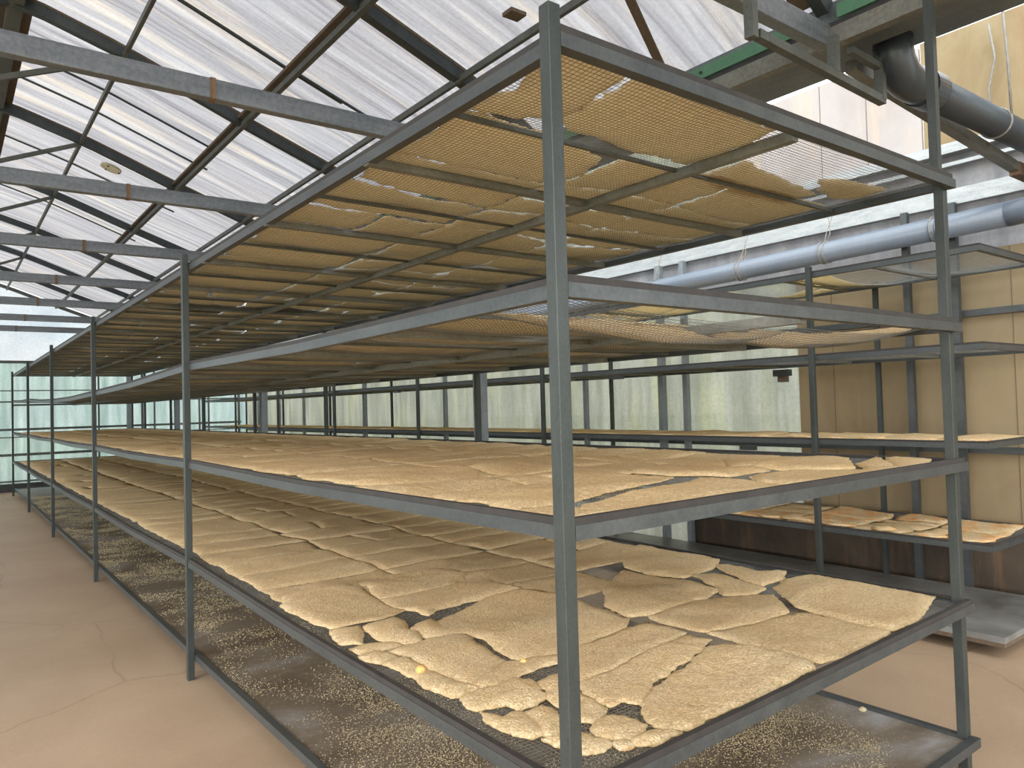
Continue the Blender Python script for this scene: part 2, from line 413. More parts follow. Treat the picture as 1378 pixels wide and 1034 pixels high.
ORD = ['first', 'second', 'third', 'fourth', 'fifth', 'sixth', 'seventh', 'eighth', 'ninth', 'tenth', 'eleventh', 'twelfth',
       'thirteenth', 'fourteenth', 'fifteenth', 'sixteenth', 'seventeenth', 'eighteenth', 'nineteenth', 'twentieth']
ORD += ['twenty-' + w for w in ORD[:9]] + ['thirtieth'] + ['thirty-' + w for w in ORD[:9]] + ['fortieth'] + ['forty-' + w for w in ORD[:9]]
HAND_L4 = {
 'S1': [(0.283, 1.184), (0.484, 1.264), (0.799, 1.388), (0.936, 1.372), (1.011, 1.212), (0.974, 0.766), (0.907, 0.72), (0.653, 0.684), (0.473, 0.696), (0.424, 0.761), (0.427, 0.856), (0.444, 0.944), (0.428, 1.037)],
 'S2': [(0.117, 1.064), (0.22, 1.079), (0.391, 1.059), (0.414, 1.027), (0.392, 0.92), (0.38, 0.755), (0.183, 0.651), (0.169, 0.727), (0.153, 0.831), (0.154, 0.973), (0.142, 1.003)],
 'S3': [(0.132, 0.984), (0.14, 0.949), (0.137, 0.805), (0.15, 0.697), (0.17, 0.64), (0.174, 0.607), (0.101, 0.595), (0.084, 0.604), (0.067, 0.749), (0.083, 0.789), (0.076, 0.869), (0.055, 0.956)],
 'S4': [(0.196, 0.647), (0.376, 0.741), (0.475, 0.695), (0.546, 0.647), (0.566, 0.591), (0.437, 0.63), (0.326, 0.607), (0.236, 0.588), (0.184, 0.606), (0.18, 0.624)],
 'S5': [(0.09, 0.571), (0.174, 0.592), (0.223, 0.57), (0.301, 0.59), (0.322, 0.54), (0.276, 0.43), (0.233, 0.408), (0.17, 0.413), (0.163, 0.452), (0.088, 0.469), (0.074, 0.506)],
 'S6': [(0.078, 0.459), (0.11, 0.394), (0.166, 0.398), (0.174, 0.373), (0.128, 0.253), (0.101, 0.261), (0.076, 0.299), (0.061, 0.368), (0.067, 0.415)],
 'S7': [(0.181, 0.372), (0.235, 0.38), (0.243, 0.353), (0.222, 0.292), (0.175, 0.238), (0.139, 0.232), (0.137, 0.255)],
 'S8': [(0.322, 0.509), (0.388, 0.533), (0.431, 0.534), (0.423, 0.462), (0.363, 0.37), (0.279, 0.36), (0.281, 0.397), (0.323, 0.457)],
 'S9': [(0.357, 0.411), (0.372, 0.377), (0.377, 0.324), (0.365, 0.262), (0.331, 0.236), (0.285, 0.223), (0.26, 0.264), (0.249, 0.311)],
 'S10': [(0.243, 0.204), (0.276, 0.214), (0.333, 0.228), (0.364, 0.206), (0.363, 0.124), (0.289, 0.097), (0.268, 0.1), (0.251, 0.132), (0.239, 0.169)],
 'S11': [(0.11, 0.231), (0.159, 0.22), (0.212, 0.199), (0.21, 0.158), (0.225, 0.108), (0.181, 0.097), (0.146, 0.109), (0.13, 0.138), (0.119, 0.188)],
 'S12': [(0.235, 0.099), (0.258, 0.099), (0.262, 0.075), (0.243, 0.062), (0.231, 0.077)],
 'S13': [(0.269, 0.079), (0.335, 0.083), (0.363, 0.074), (0.388, 0.035), (0.293, 0.031), (0.278, 0.06)],
 'S14': [(0.643, 0.673), (0.904, 0.699), (0.987, 0.678), (0.997, 0.504), (0.766, 0.487), (0.676, 0.478), (0.54, 0.458), (0.426, 0.444)],
 'S15': [(0.536, 0.445), (0.757, 0.476), (0.979, 0.489), (0.99, 0.403), (0.81, 0.351), (0.616, 0.322), (0.464, 0.243), (0.437, 0.282), (0.393, 0.282), (0.39, 0.381), (0.421, 0.433)],
 'S16': [(0.423, 0.183), (0.459, 0.228), (0.592, 0.283), (0.728, 0.299), (0.86, 0.332), (0.948, 0.362), (1.009, 0.284), (1.062, 0.156), (1.049, 0.062), (0.994, 0.023), (0.864, -0.001), (0.727, 0.014), (0.61, 0.038), (0.526, 0.046), (0.443, 0.028), (0.386, 0.053), (0.394, 0.108)],
 'S18': [(1.04, 0.452), (1.151, 0.434), (1.504, 0.372), (1.506, 0.227), (1.481, 0.029), (1.18, 0.024), (1.065, 0.047), (1.047, 0.162), (1.05, 0.294)],
 'S19': [(1.057, 0.737), (1.335, 0.761), (1.578, 0.64), (1.624, 0.577), (1.466, 0.41), (1.294, 0.401), (1.156, 0.441), (1.044, 0.47), (1.029, 0.65)],
 'S20': [(1.732, 0.633), (1.868, 0.674), (1.991, 0.62), (1.996, 0.354), (2.103, 0.165), (2.048, 0.106), (1.889, 0.074), (1.65, 0.032), (1.511, 0.043), (1.516, 0.204), (1.553, 0.42)],
 'S21': [(1.881, 1.059), (1.923, 1.014), (1.903, 0.837), (1.988, 0.746), (1.87, 0.69), (1.727, 0.691), (1.751, 0.797), (1.821, 0.967)],
 'S22': [(1.669, 1.044), (1.744, 0.964), (1.718, 0.774), (1.696, 0.67), (1.597, 0.653), (1.504, 0.732), (1.589, 0.818)],
 'S23': [(1.853, 1.632), (1.966, 1.628), (1.995, 1.309), (1.97, 1.105), (1.854, 1.043), (1.609, 1.025), (1.57, 1.168), (1.574, 1.362)],
 'S24': [(1.233, 1.146), (1.529, 1.319), (1.554, 1.022), (1.559, 0.795), (1.453, 0.768), (1.148, 0.728), (1.005, 0.788), (1.032, 0.943)],
 'S25': [(0.181, 1.36), (0.322, 1.391), (0.333, 1.329), (0.294, 1.219), (0.313, 1.167), (0.265, 1.09), (0.214, 1.116), (0.165, 1.204)],
 'S26': [(0.316, 1.246), (0.436, 1.296), (0.424, 1.085), (0.374, 1.076), (0.319, 1.094), (0.307, 1.183)],
 'S27': [(0.041, 1.173), (0.105, 1.195), (0.191, 1.148), (0.203, 1.095), (0.114, 1.106), (0.038, 1.108)],
 'S28': [(0.029, 1.079), (0.094, 1.095), (0.126, 1.055), (0.13, 0.995), (0.057, 0.971), (0.032, 1.021)],
 'S29': [(0.07, 1.404), (0.17, 1.37), (0.121, 1.245), (0.103, 1.197), (0.019, 1.233), (0.047, 1.313)],
 'S30': [(0.118, 2.021), (0.236, 2.063), (0.436, 2.001), (0.423, 1.766), (0.401, 1.537), (0.412, 1.469), (0.336, 1.417), (0.272, 1.412), (0.186, 1.416), (0.081, 1.429), (0.062, 1.543), (0.049, 1.838)],
 'S31': [(0.459, 1.979), (0.664, 2.06), (0.894, 1.986), (0.955, 1.773), (0.8, 1.668), (0.617, 1.683), (0.518, 1.692), (0.428, 1.713), (0.463, 1.866)],
 'S32': [(0.422, 1.687), (0.518, 1.659), (0.785, 1.663), (0.92, 1.607), (0.943, 1.382), (0.817, 1.387), (0.623, 1.386), (0.525, 1.391), (0.45, 1.336), (0.427, 1.441), (0.401, 1.537)],
}
HAND_L3 = {
 'T2': [(0.26, 0.208), (0.512, 0.307), (0.935, 0.373), (0.939, 0.144), (0.923, 0.033), (0.682, -0.008), (0.433, 0.007), (0.214, 0.024), (0.099, 0.066)],
 'T3': [(1.113, 0.299), (1.326, 0.329), (1.517, 0.155), (1.785, 0.151), (1.679, 0.077), (1.197, -0.014), (0.967, 0.073), (0.975, 0.169)],
 'T4': [(1.672, 0.826), (1.869, 0.752), (1.894, 0.385), (1.626, 0.213), (1.416, 0.356), (1.411, 0.597)],
 'T5': [(1.784, 0.28), (2.181, 0.309), (1.825, 0.151), (1.565, 0.139)],
 'T6': [(2.153, 0.271), (2.212, 0.172), (2.075, 0.092), (1.701, 0.045), (1.705, 0.095)],
}
HAND_L1 = {
 'U1': [(0.093, 0.352), (0.118, 0.278), (0.075, 0.124), (0.065, 0.032), (0.298, 0.037), (0.303, 0.194), (0.31, 0.31), (0.232, 0.425), (0.096, 0.451)],
 'U2': [(0.34, 0.334), (0.32, 0.032), (0.524, 0.047), (0.952, 0.056), (0.98, 0.167), (1.017, 0.339), (0.986, 0.425), (0.735, 0.417), (0.425, 0.387)],
 'U4': [(1.142, 0.484), (1.119, 0.293), (1.481, 0.345), (1.735, 0.385), (1.723, 0.521), (1.363, 0.533)],
 'U5': [(1.525, 0.242), (1.577, 0.198), (1.938, 0.209), (2.006, 0.32), (1.895, 0.389), (1.67, 0.341)],
}
# ------------------------------------------------------------------ dimensions
W1 = 2.023                      # width of the long rack
BAY = 3.102                     # distance between its aisle-side posts
Y1 = 15.51                      # its far end
LEV = {1: 2.262, 2: 1.707, 3: 1.176, 4: 0.642}
LEV2 = {1: 2.26, 2: 1.71, 3: 1.155, 4: 0.585}
XA, XB = 3.5, 4.46              # wall rack, front and back edge
YA, YB = 0.45, 16.0
XWALL = 4.62
XLEFT = -3.45
YNEAR, YFAR = -4.0, 16.42
BEAM_Y = [0.50, 2.53, 4.59, 6.65, 8.73, 10.79, 12.74, 14.5]

def vn(x, y, seed=0):
    """value noise, numpy"""
    x = np.asarray(x, float); y = np.asarray(y, float)
    xi = np.floor(x).astype(np.int64); yi = np.floor(y).astype(np.int64)
    fx = x - xi; fy = y - yi
    fx = fx * fx * (3 - 2 * fx); fy = fy * fy * (3 - 2 * fy)
    def h(i, j):
        n = (i * 374761393 + j * 668265263 + seed * 974634777) & 0xffffffff
        n = ((n ^ (n >> 13)) * 1274126177) & 0xffffffff
        return ((n ^ (n >> 16)) & 0xffff) / 65535.0
    return ((h(xi, yi) * (1 - fx) + h(xi + 1, yi) * fx) * (1 - fy) + (h(xi, yi + 1) * (1 - fx) + h(xi + 1, yi + 1) * fx) * fy) * 2 - 1

_ky = [k * BAY for k in range(6)]
def lean2(y):
    return np.interp(y, _ky, [0.0, 0.005, -0.05, -0.055, 0.02, 0.06])

def lean4(x, y):
    return -0.040 * np.clip(1 - x / 2.0, 0, 1) * np.clip(1 - y / 3.1, 0, 1)

def zmesh(rack, lev, x, y):
    """height of the sagging wire mesh"""
    x = np.asarray(x, float); y = np.asarray(y, float)
    if rack == 1:
        base = LEV[lev] - 0.006
        a = {1: 0.020, 2: 0.022, 3: 0.012, 4: 0.012}[lev]
        pitch = 0.47; half = 0.99
        s = np.abs(np.sin(np.pi * y / pitch)) ** 0.8 * np.abs(np.sin(np.pi * np.clip(x, 0, 1.98) / half)) ** 0.6
        z = base - a * s - a * 0.35 * np.abs(np.sin(np.pi * np.clip(x, 0, 1.98) / 1.98)) + 0.004 * vn(x * 5, y * 5, lev)
        if lev == 4: z = z + lean4(x, y)
        if lev == 2:
            t = np.clip(1 - y / 0.47, 0, 1)
            z = z - (0.038 * t + 0.050 * np.sin(np.pi * t)) * np.clip(np.sin(np.pi * np.clip(x / 1.9, 0, 1)), 0, 1) ** 0.5
            z = z + lean2(y) * (1 - x / 2.02)
        return z
    base = LEV2[lev] - 0.006
    yy = y - YA; xx = np.clip((x - XA) / (XB - XA), 0, 1)
    s = np.abs(np.sin(np.pi * yy / 0.62)) ** 0.8 * np.abs(np.sin(np.pi * xx)) ** 0.6
    a = 0.05 if lev == 1 else 0.014
    return base - a * s + 0.003 * vn(x * 5, y * 5, 10 + lev)

# ------------------------------------------------------------------ the building shell
XP = [-4.3, -2.78, -2.13, -1.29, -0.66, -0.02, 0.81, 1.46, 2.08]
def zroof(x):
    """underside of the purlins"""
    xr = -0.66
    u = abs(x - xr)
    return float(np.interp(u, [0, 0.64, 1.06, 1.47, 1.8, 2.12, 2.45, 2.79], [4.20, 4.005, 3.845, 3.685, 3.565, 3.45, 3.31, 3.11]))

mb = MB().box((-6, -9, -0.06), (XWALL + 0.3, YFAR + 0.2, 0.0))
tag(mb.build('floor', M['floor']), kind='structure')
mb = MB().box((-60, -60, -0.16), (60, 80, -0.07))
m, nt, out = new_mat('pale_gravel_outside')
principled(nt, out, ramp(nt, noise_fac(nt, coords(nt), 1.5), [(0.3, (0.24, 0.28, 0.20)), (0.7, (0.42, 0.44, 0.36))]), 0.9)
tag(mb.build('ground', m), kind='structure')

# ceiling: the curved translucent sheets of the main span
def roof_sheet(name, xs, zs, y0, y1, mat):
    s = MB(); n = 24
    ys = [y0 + (y1 - y0) * i / n for i in range(n + 1)]
    for y in ys:
        for x, z in zip(xs, zs):
            s.v.append((x, y, z))
    w = len(xs)
    for j in range(n):
        for i in range(w - 1):
            a = j * w + i
            s.f.append((a, a + 1, a + w + 1, a + w))
    return tag(s.build(name, mat, smooth=True), kind='structure')
xs = [-3.45 + i * (2.14 + 3.45) / 40 for i in range(41)]
roof_sheet('ceiling', xs, [zroof(x) + 0.085 for x in xs], YNEAR, YFAR, M['roof'])
xs = [2.60 + i * 2.35 / 10 for i in range(11)]
roof_sheet('ceiling', xs, [3.24 + 1.0 * ((x - 2.60) / 2.2) ** 0.85 for x in xs], YNEAR, YFAR, M['clear'])

# right wall
def panel(name, lo, hi, mat):
    return tag(MB().box(lo, hi).build(name, mat), kind='structure')
panel('wall_right', (XWALL, -3.0, 0.52), (XWALL + 0.03, 2.25, 2.42), M['tan_wall'])
panel('shade_toned_baseboard_right', (XWALL - 0.012, -3.0, 0.0), (XWALL + 0.03, 3.42, 0.52), M['dark_wall'])  # added board; its dark colour carries both dirt and shade at the wall foot
panel('wall_right', (XWALL, 2.25, 0.52), (XWALL + 0.012, 3.42, 2.42), M['wall_pale'])
panel('wall_right', (XWALL, 3.42, 0.0), (XWALL + 0.012, YFAR, 2.42), M['wall_pale'])
panel('wall_right', (XWALL + 0.02, -3.0, 2.42), (XWALL + 0.032, YFAR, 3.18), M['band'])
panel('wall_right', (XWALL + 0.05, 1.22, 3.19), (XWALL + 0.08, 2.75, 3.99), M['pink_wall'])
panel('wall_right', (XWALL + 0.06, -3.0, 3.19), (XWALL + 0.10, 1.21, 4.02), M['brown_wall'])
panel('wall_right', (XWALL + 0.06, 2.76, 3.19), (XWALL + 0.072, YFAR, 4.15), M['wall_pale'])
# vertical seams of the tan boards
for y in (0.67, 1.94):
    panel('trim_1', (XWALL - 0.003, y, 0.52), (XWALL, y + 0.003, 2.42), M['board'])
for y in (2.0, 1.62):
    panel('trim_2', (XWALL + 0.047, y, 3.2), (XWALL + 0.05, y + 0.003, 3.98), M['board'])
# far wall
panel('wall_far', (XLEFT, YFAR, 0.16), (XWALL, YFAR + 0.012, 2.56), M['wall_green'])
panel('baseboard_far', (XLEFT, YFAR - 0.05, 0.0), (XWALL, YFAR + 0.05, 0.16), M['black'])
s = MB()
gx = [XLEFT + i * (2.14 - XLEFT) / 30 for i in range(31)]
for x in gx:
    s.v.append((x, YFAR + 0.005, 2.56)); s.v.append((x, YFAR + 0.005, zroof(x) + 0.08))
for i in range(30):
    s.f.append((2 * i, 2 * i + 2, 2 * i + 3, 2 * i + 1))
tag(s.build('wall_far', M['gable']), kind='structure')
s = MB()
gx = [2.14 + i * (XWALL - 2.14) / 10 for i in range(11)]
for x in gx:
    s.v.append((x, YFAR + 0.005, 2.56)); s.v.append((x, YFAR + 0.005, 3.2 + max(0, (x - 2.6)) * 0.42))
for i in range(10):
    s.f.append((2 * i, 2 * i + 2, 2 * i + 3, 2 * i + 1))
tag(s.build('wall_far', M['gable']), kind='structure')
# left wall of the house (out of frame, lets the daylight in)
panel('wall_left', (XLEFT - 0.012, 3.0, 0.0), (XLEFT, YFAR, 3.1), M['clear'])

# ------------------------------------------------------------------ roof steelwork
for i, y in enumerate(BEAM_Y):
    xa = XLEFT
    o = empty('tie_beam', (xa, y, 2.98))
    MB().box((xa, y - 0.03, 2.98), (2.06, y + 0.03, 3.08)).build('beam', M['beam'], o, bevel=0.004)
    if y > 1:
        MB().box((-0.005 - 0.012, y - 0.034, 2.978), (0.010, y + 0.034, 3.082)).build('weld_joint', M['weld'], o)
    where = 'over the near right corner of the long rack' if i == 0 else 'the %s one seen crossing above the aisle, counted from the near end' % ORD[i - 1]
    tag(o, 'galvanised box tie beam, ' + where, 'beam', 'tie beams under the roof')
    o['label'] = ('galvanised box tie beam ' + where)[:110]
    # the roof arch above it
    a = empty('roof_arch', (-0.66, y, 3.1))
    s = MB(); xs = [XLEFT + j * (2.07 - XLEFT) / 28 for j in range(29)]
    for x0, x1 in zip(xs, xs[1:]):
        s.bar((x0, y, zroof(x0) + 0.02), (x1, y, zroof(x1) + 0.02), 0.055, 0.075)
    s.build('arch_tube', M['arch'], a)
    if i < 4:
        s = MB()
        for x0, x1 in zip(xs, xs[1:]):
            s.bar((x0, y + 0.055, zroof(x0) + 0.066), (x1, y + 0.055, zroof(x1) + 0.066), 0.17, 0.018)
        s.build('backing_board', M['board'], a)
    tag(a, 'dark steel roof arch rising over the tie beam, %s from the near end' % ORD[i], 'arch', 'roof arches')
    if y > 1:
        b = MB().bar((-0.02, y, zroof(-0.02) - 0.02), (-1.65, y, 3.28), 0.028, 0.035).bar((-1.65, y, 3.28), (-2.2, y, 3.08), 0.028, 0.035).build('roof_strut', M['purlin'])
        tag(b, 'thin grey strut leaving the ridge-side purlin above the %s aisle tie beam' % ORD[i - 1], 'strut', 'roof struts')
# end wall arch
a = MB(); xs = [XLEFT + j * (2.07 - XLEFT) / 28 for j in range(29)]
for x0, x1 in zip(xs, xs[1:]):
    a.bar((x0, 16.37, zroof(x0) + 0.02), (x1, 16.37, zroof(x1) + 0.02), 0.05, 0.06)
tag(a.build('gable_arch', M['purlin']), 'grey arch closing the far gable end', 'arch')

for x, w, nm, lab in ((-0.66, 0.13, 'ridge_beam', 'brown board-backed ridge beam at the top left corner of the roof'),
                      (-0.02, 0.035, 'roof_purlin', 'thin grey roof purlin nearest the ridge, running down the left of the view'),
                      (0.81, 0.05, 'roof_purlin', 'brown-backed roof purlin in the middle of the slope'),
                      (1.46, 0.035, 'roof_purlin', 'thin grey roof purlin closest to the gutter, above the left edge of the rack')):
    z = zroof(x)
    o = empty(nm, (x, YNEAR, z))
    MB().box((x - w / 2 * .7, YNEAR, z - 0.03), (x + w / 2 * .7, YFAR, z + 0.01)).build('purlin_tube', M['purlin'], o)
    if w > 0.04:
        MB().box((x - w * .85, YNEAR, z + 0.03), (x + w * .85, 10.0, z + 0.052)).build('backing_board', M['board'], o)
    tag(o, lab, 'beam')

seam_y = [(-0.66, 1.2, 3.62, 0.018, 'between the second and third arches'), (-0.60, 0.88, 5.45, 0.011, 'nearer of a close pair past the third arch'),
          (-0.60, 0.92, 5.95, 0.011, 'farther of a close pair past the third arch'), (-0.6, 1.0, 7.55, 0.010, 'between the fourth and fifth arches'),
          (-0.6, 0.95, 9.35, 0.010, 'between the fifth and sixth arches'), (0.81, 1.7, 3.60, 0.012, 'short lower piece below the middle purlin')]
for x0, x1, y, r, lab in seam_y:
    s = MB(); n = 10
    for j in range(n):
        a = x0 + (x1 - x0) * j / n; b = x0 + (x1 - x0) * (j + 1) / n
        s.bar((a, y, zroof(a) + 0.07), (b, y, zroof(b) + 0.07), r * 1.4, 0.014)
    tag(s.build('roof_batten', M['arch']), 'thin dark roof batten following the slope, ' + lab, 'batten', 'roof battens')

o = MB().bar((1.45, 1.16, 3.44), (2.05, 1.40, 3.19), 0.045, 0.012).build('wooden_batten', M['board'])
tag(o, 'short loose brown wooden batten under the roof above the near rack corner', 'batten')
o = MB().box((1.30, 1.78, zroof(1.36) + .01), (1.40, 1.86, zroof(1.36) + .03)).build('wood_block', M['board'])
tag(o, 'small brown wood block stuck on the grey purlin above the top shelf rail', 'block')
o = empty('ceiling_disc', (0.27, 6.88, 3.87))
MB().disc((0.27, 6.88, 3.87), (0.35, 0.0, 1), 0.095, 0.02, 28).build('disc_plate', M['cream'], o, smooth=False)
s = MB()
for k in range(3):
    s.disc((0.27 + .07 * math.cos(k * 2.1), 6.88 + .07 * math.sin(k * 2.1), 3.857 - .35 * .07 * math.cos(k * 2.1)), (0.35, 0, 1), 0.009, 0.01, 8)
s.build('screw', M['black'], o)
tag(o, 'round cream plastic cover fixed under a roof arch', 'cover')

# ------------------------------------------------------------------ gutter line between the two spans
o = empty('roof_gutter', (2.1, 0, 2.98))
MB().box((2.05, YNEAR, 2.985), (2.10, YFAR, 3.065)).build('gutter_beam', M['bar'], o)
MB().box((2.055, YNEAR, 3.065), (2.10, YFAR, 3.088)).build('rubber_strip', M['black'], o)
s = MB()
s.box((2.10, YNEAR, 3.03), (2.30, YFAR, 3.05)); s.box((2.30, YNEAR, 3.05), (2.32, YFAR, 3.11)); s.box((2.32, YNEAR, 3.09), (2.58, YFAR, 3.11)); s.box((2.58, YNEAR, 3.09), (2.60, YFAR, 3.24)); s.box((2.10, YNEAR, 3.05), (2.115, YFAR, 3.20))
s.build('gutter_channel', M['gutter'], o)
s = MB()
s.box((2.04, YNEAR, 3.09), (2.052, 0.43, 3.15)); s.box((2.04, 0.57, 3.09), (2.052, YFAR, 3.15))
g = s.build('green_flashing', M['green'], o)
s = MB()
for k in range(24):
    y = 0.62 * k - 0.14 + 0.06
    s.disc((2.035, y, 3.12), (1, 0, 0), 0.008, 0.008, 10)
s.build('screw', M['black'], g)
tag(o, 'steel gutter with green flashing strip running above the right side of the long rack', 'gutter')

for i, (y, w) in enumerate(((3.29, 0.075), (7.95, 0.075), (12.2, 0.075), (16.25, 0.075))):
    s = MB()
    x = 2.097
    s.box((x - 0.038, y - 0.038, 0), (x - 0.030, y + 0.038, 2.985)); s.box((x - 0.030, y - 0.038, 0), (x + 0.038, y - 0.030, 2.985)); s.box((x - 0.030, y + 0.030, 0), (x + 0.038, y + 0.038, 2.985))
    s.box((x + 0.030, y - 0.030, 0), (x + 0.038, y - 0.018, 2.985)); s.box((x + 0.030, y + 0.018, 0), (x + 0.038, y + 0.030, 2.985))
    c = s.build('support_column', M['stud'])
    tag(c, 'grey open-profile steel column under the gutter, %s from the near end' % ORD[i], 'column', 'gutter columns')

# ladder-like bracket hanging under the near tie beam
s = MB()
s.bar((1.42, 0.42, 2.835), (2.40, 0.42, 2.80), 0.035, 0.035)
br = empty('hanging_bracket', (1.42, 0.42, 2.8))
s.build('cross_tube', M['purlin'], br)
for x, zt, zb in ((1.385, 3.06, 2.81), (1.98, 2.985, 2.83), (2.385, 3.03, 2.80)):
    MB().box((x - 0.017, 0.40, zb), (x + 0.017, 0.44, zt)).build('upright_tube', M['purlin'], br)
MB().bar((2.12, 0.42, 2.965), (2.40, 0.42, 2.955), 0.03, 0.03).build('upper_tube', M['purlin'], br)
MB().box((1.4015, 0.408, 2.823), (1.4025, 0.432, 2.847)).build('dark_opening', M['black'], br)
MB().box((1.38, 0.44, 3.03), (1.40, 0.475, 3.06)).build('weld_plate', M['purlin'], br)
tag(br, 'ladder-like steel bracket hanging below the near tie beam by the gutter', 'bracket')

# drain pipe leaving the gutter, crossing to the wall
s = MB()
dp = empty('drain_pipe', (2.45, 0.38, 3.03))
bend = [(2.44, 0.38, 3.085), (2.44, 0.38, 3.03), (2.455, 0.38, 2.98), (2.50, 0.38, 2.94), (2.57, 0.38, 2.922), (2.64, 0.38, 2.922), (2.72, 0.38, 2.924)]
s.tube(bend, 0.086, 28)
s.build('elbow', M['pipe_dark'], dp, smooth=True)
MB().tube([(2.70, 0.38, 2.924), (2.83, 0.38, 2.927)], 0.093, 28).build('collar', M['pipe_dark'], dp, smooth=False)
MB().tube([(2.80, 0.38, 2.927), (4.15, 0.38, 2.95), (4.26, 0.38, 2.94), (4.35, 0.38, 2.90), (4.39, 0.38, 2.82), (4.40, 0.38, 2.70)], 0.078, 28).build('pipe_run', M['pipe_dark'], dp, smooth=True)
tag(dp, 'dark grey drain pipe with an elbow, running from gutter towards the wall', 'pipe')
o = MB().bar((2.32, 0.52, 2.985), (4.30, 0.52, 2.85), 0.055, 0.055).build('diagonal_brace', M['bar'])
tag(o, 'square steel brace bar slanting down just below the dark drain pipe', 'brace')
o = MB().box((4.30, 0.49, 2.80), (4.58, 0.55, 2.88)).build('brace_bracket', M['weld'])
tag(o, 'rust-red steel end bracket at the foot of the brace bar', 'bracket')

wp = empty('wall_pipe', (4.40, 0.38, 2.6))
MB().tube([(4.40, 0.38, 2.68), (4.40, 0.40, 2.62), (4.40, 0.46, 2.59), (4.40, 0.6, 2.583)], 0.082, 28).build('elbow', M['pipe'], wp, smooth=True)
MB().tube([(4.40, 0.55, 2.585), (4.40, 6.5, 2.46)], 0.080, 28).build('pipe_run', M['pipe'], wp, smooth=True)
tag(wp, 'long blue-grey drain pipe slung on wires along the right wall', 'pipe')
for i, (y, z) in enumerate(((1.03, 2.575), (1.85, 2.558), (2.62, 2.54), (3.6, 2.52))):
    h = empty('wire_hanger', (4.40, y, z))
    for dy in (-0.02, 0.02) if i != 3 else (0.0,):
        pts = [(4.40 + 0.085 * math.cos(t), y + dy, z + 0.085 * math.sin(t)) for t in [k * 2 * math.pi / 20 for k in range(21)]]
        MB().tube(pts, 0.005, 6).build('wire_loop', M['rope'], h, smooth=True)
    s = MB()
    s.tube([(4.36, y - .02, z + 0.075), (4.44, y + .01, z + 0.16), (4.50, y - 0.01, 2.85)], 0.0035, 6)
    s.tube([(4.44, y + .02, z + 0.075), (4.46, y - .01, z + 0.15), (4.50, y + 0.02, 2.86)], 0.0035, 6)
    s.build('wire_ties', M['rope'], h, smooth=True)
    tag(h, 'twisted wire hanger looped around the blue-grey wall pipe, %s from the near end' % ORD[i], 'hanger', 'wire hangers of the wall pipe')
s = MB()
pts = [(3.62, 0.38 + 0.082 * math.cos(t), 2.941 + 0.082 * math.sin(t)) for t in [k * 2 * math.pi / 20 for k in range(21)]]
s.tube(pts, 0.006, 6)
s.tube([(3.62, 0.30, 2.97), (3.66, 0.32, 3.3), (3.60, 0.33, 3.85)], 0.007, 6)
o = s.build('pipe_rope', M['rope'], smooth=True)
tag(o, 'pale rope tied around the dark drain pipe and rising in front of brown boards', 'rope')
o = MB().tube([(4.61, 0.735, 3.95), (4.60, 0.70, 3.7), (4.61, 0.75, 3.5), (4.60, 0.735, 3.27)], 0.008, 6).build('loose_rope', M['rope'], smooth=True)
tag(o, 'pale loose rope hanging against the brown boards, left of the tied one', 'rope')

# wall rails and studs
for (z0, z1, ya, yb, d, mat, lab) in ((2.76, 2.87, -2.5, 16.3, 0.05, 'white_metal', 'broad bright galvanised rail along the right wall above the blue-grey pipe'),
                                  (3.035, 3.06, -2.5, 16.3, 0.05, 'white_metal', 'narrow bright rail in the middle of the milky wall band'),
                                  (3.12, 3.19, -2.5, 16.3, 0.08, 'white_metal', 'bright ledge rail just under the brown and pinkish upper boards'),
                                  (1.965, 2.01, -2.5, 16.3, 0.04, 'rail', 'grey rail on the right wall between the two upper shelves of the wall rack'),
                                  (1.02, 1.065, -2.5, 16.3, 0.04, 'rail', 'grey rail on the right wall just below the third shelf of the wall rack')):
    o = MB().box((XWALL - d, ya, z0), (XWALL + 0.018 if z0 > 2.5 else XWALL, yb, z1)).build('wall_rail', M[mat])
    tag(o, lab, 'rail')
studs = [(0.98, .05), (1.30, .045), (3.36, .05), (3.66, .06), (4.74, .045), (7.6, .05), (8.35, .04), (10.1, .06), (11.3, .045), (12.7, .045), (14.0, .04), (15.3, .04)]
for i, (y, w) in enumerate(studs):
    t = 2.76
    o = MB().box((4.50, y - w / 2, 0.0), (4.50 + w, y - w / 2 + 0.008, t)).box((4.50, y - w / 2 + .008, 0.0), (4.508, y + w / 2, t)).build('wall_stud', M['rail'] if y < 3 else M['stud'])
    tag(o, 'grey angle-steel stud standing against the right wall, %s from the near end' % ORD[i], 'stud', 'studs of the right wall')
# far wall rails and studs
for z, h, lab in ((2.53, 0.055, 'top grey rail of the far wall, at the foot of the clear gable'), (1.98, 0.02, 'thin upper grey rail of the far wall'), (1.755, 0.03, 'grey rail of the far wall level with the second shelf'),
                  (1.20, 0.045, 'grey rail of the far wall level with the third shelf'), (1.06, 0.02, 'thin grey rail just below the middle of the far wall'), (0.70, 0.05, 'grey rail of the far wall level with the lowest mesh shelf'), (0.19, 0.03, 'lowest grey rail of the far wall above the dark sill')):
    o = MB().box((XLEFT, YFAR - 0.04, z), (4.48, YFAR, z + h)).build('far_wall_rail', M['purlin'])
    tag(o, lab, 'rail')
for i, (x, w) in enumerate(((-1.5, .05), (1.55, .03), (2.38, .045), (2.62, .03), (3.55, .03), (3.75, .03), (4.42, .05))):
    if i == 0: continue
    o = MB().box((x - w / 2, YFAR - 0.085, 0.0), (x + w / 2, YFAR - 0.045, 2.9)).build('far_wall_stud', M['purlin'])
    tag(o, 'grey steel stud of the far wall, %s from the left' % ORD[i - 1], 'stud', 'studs of the far wall')

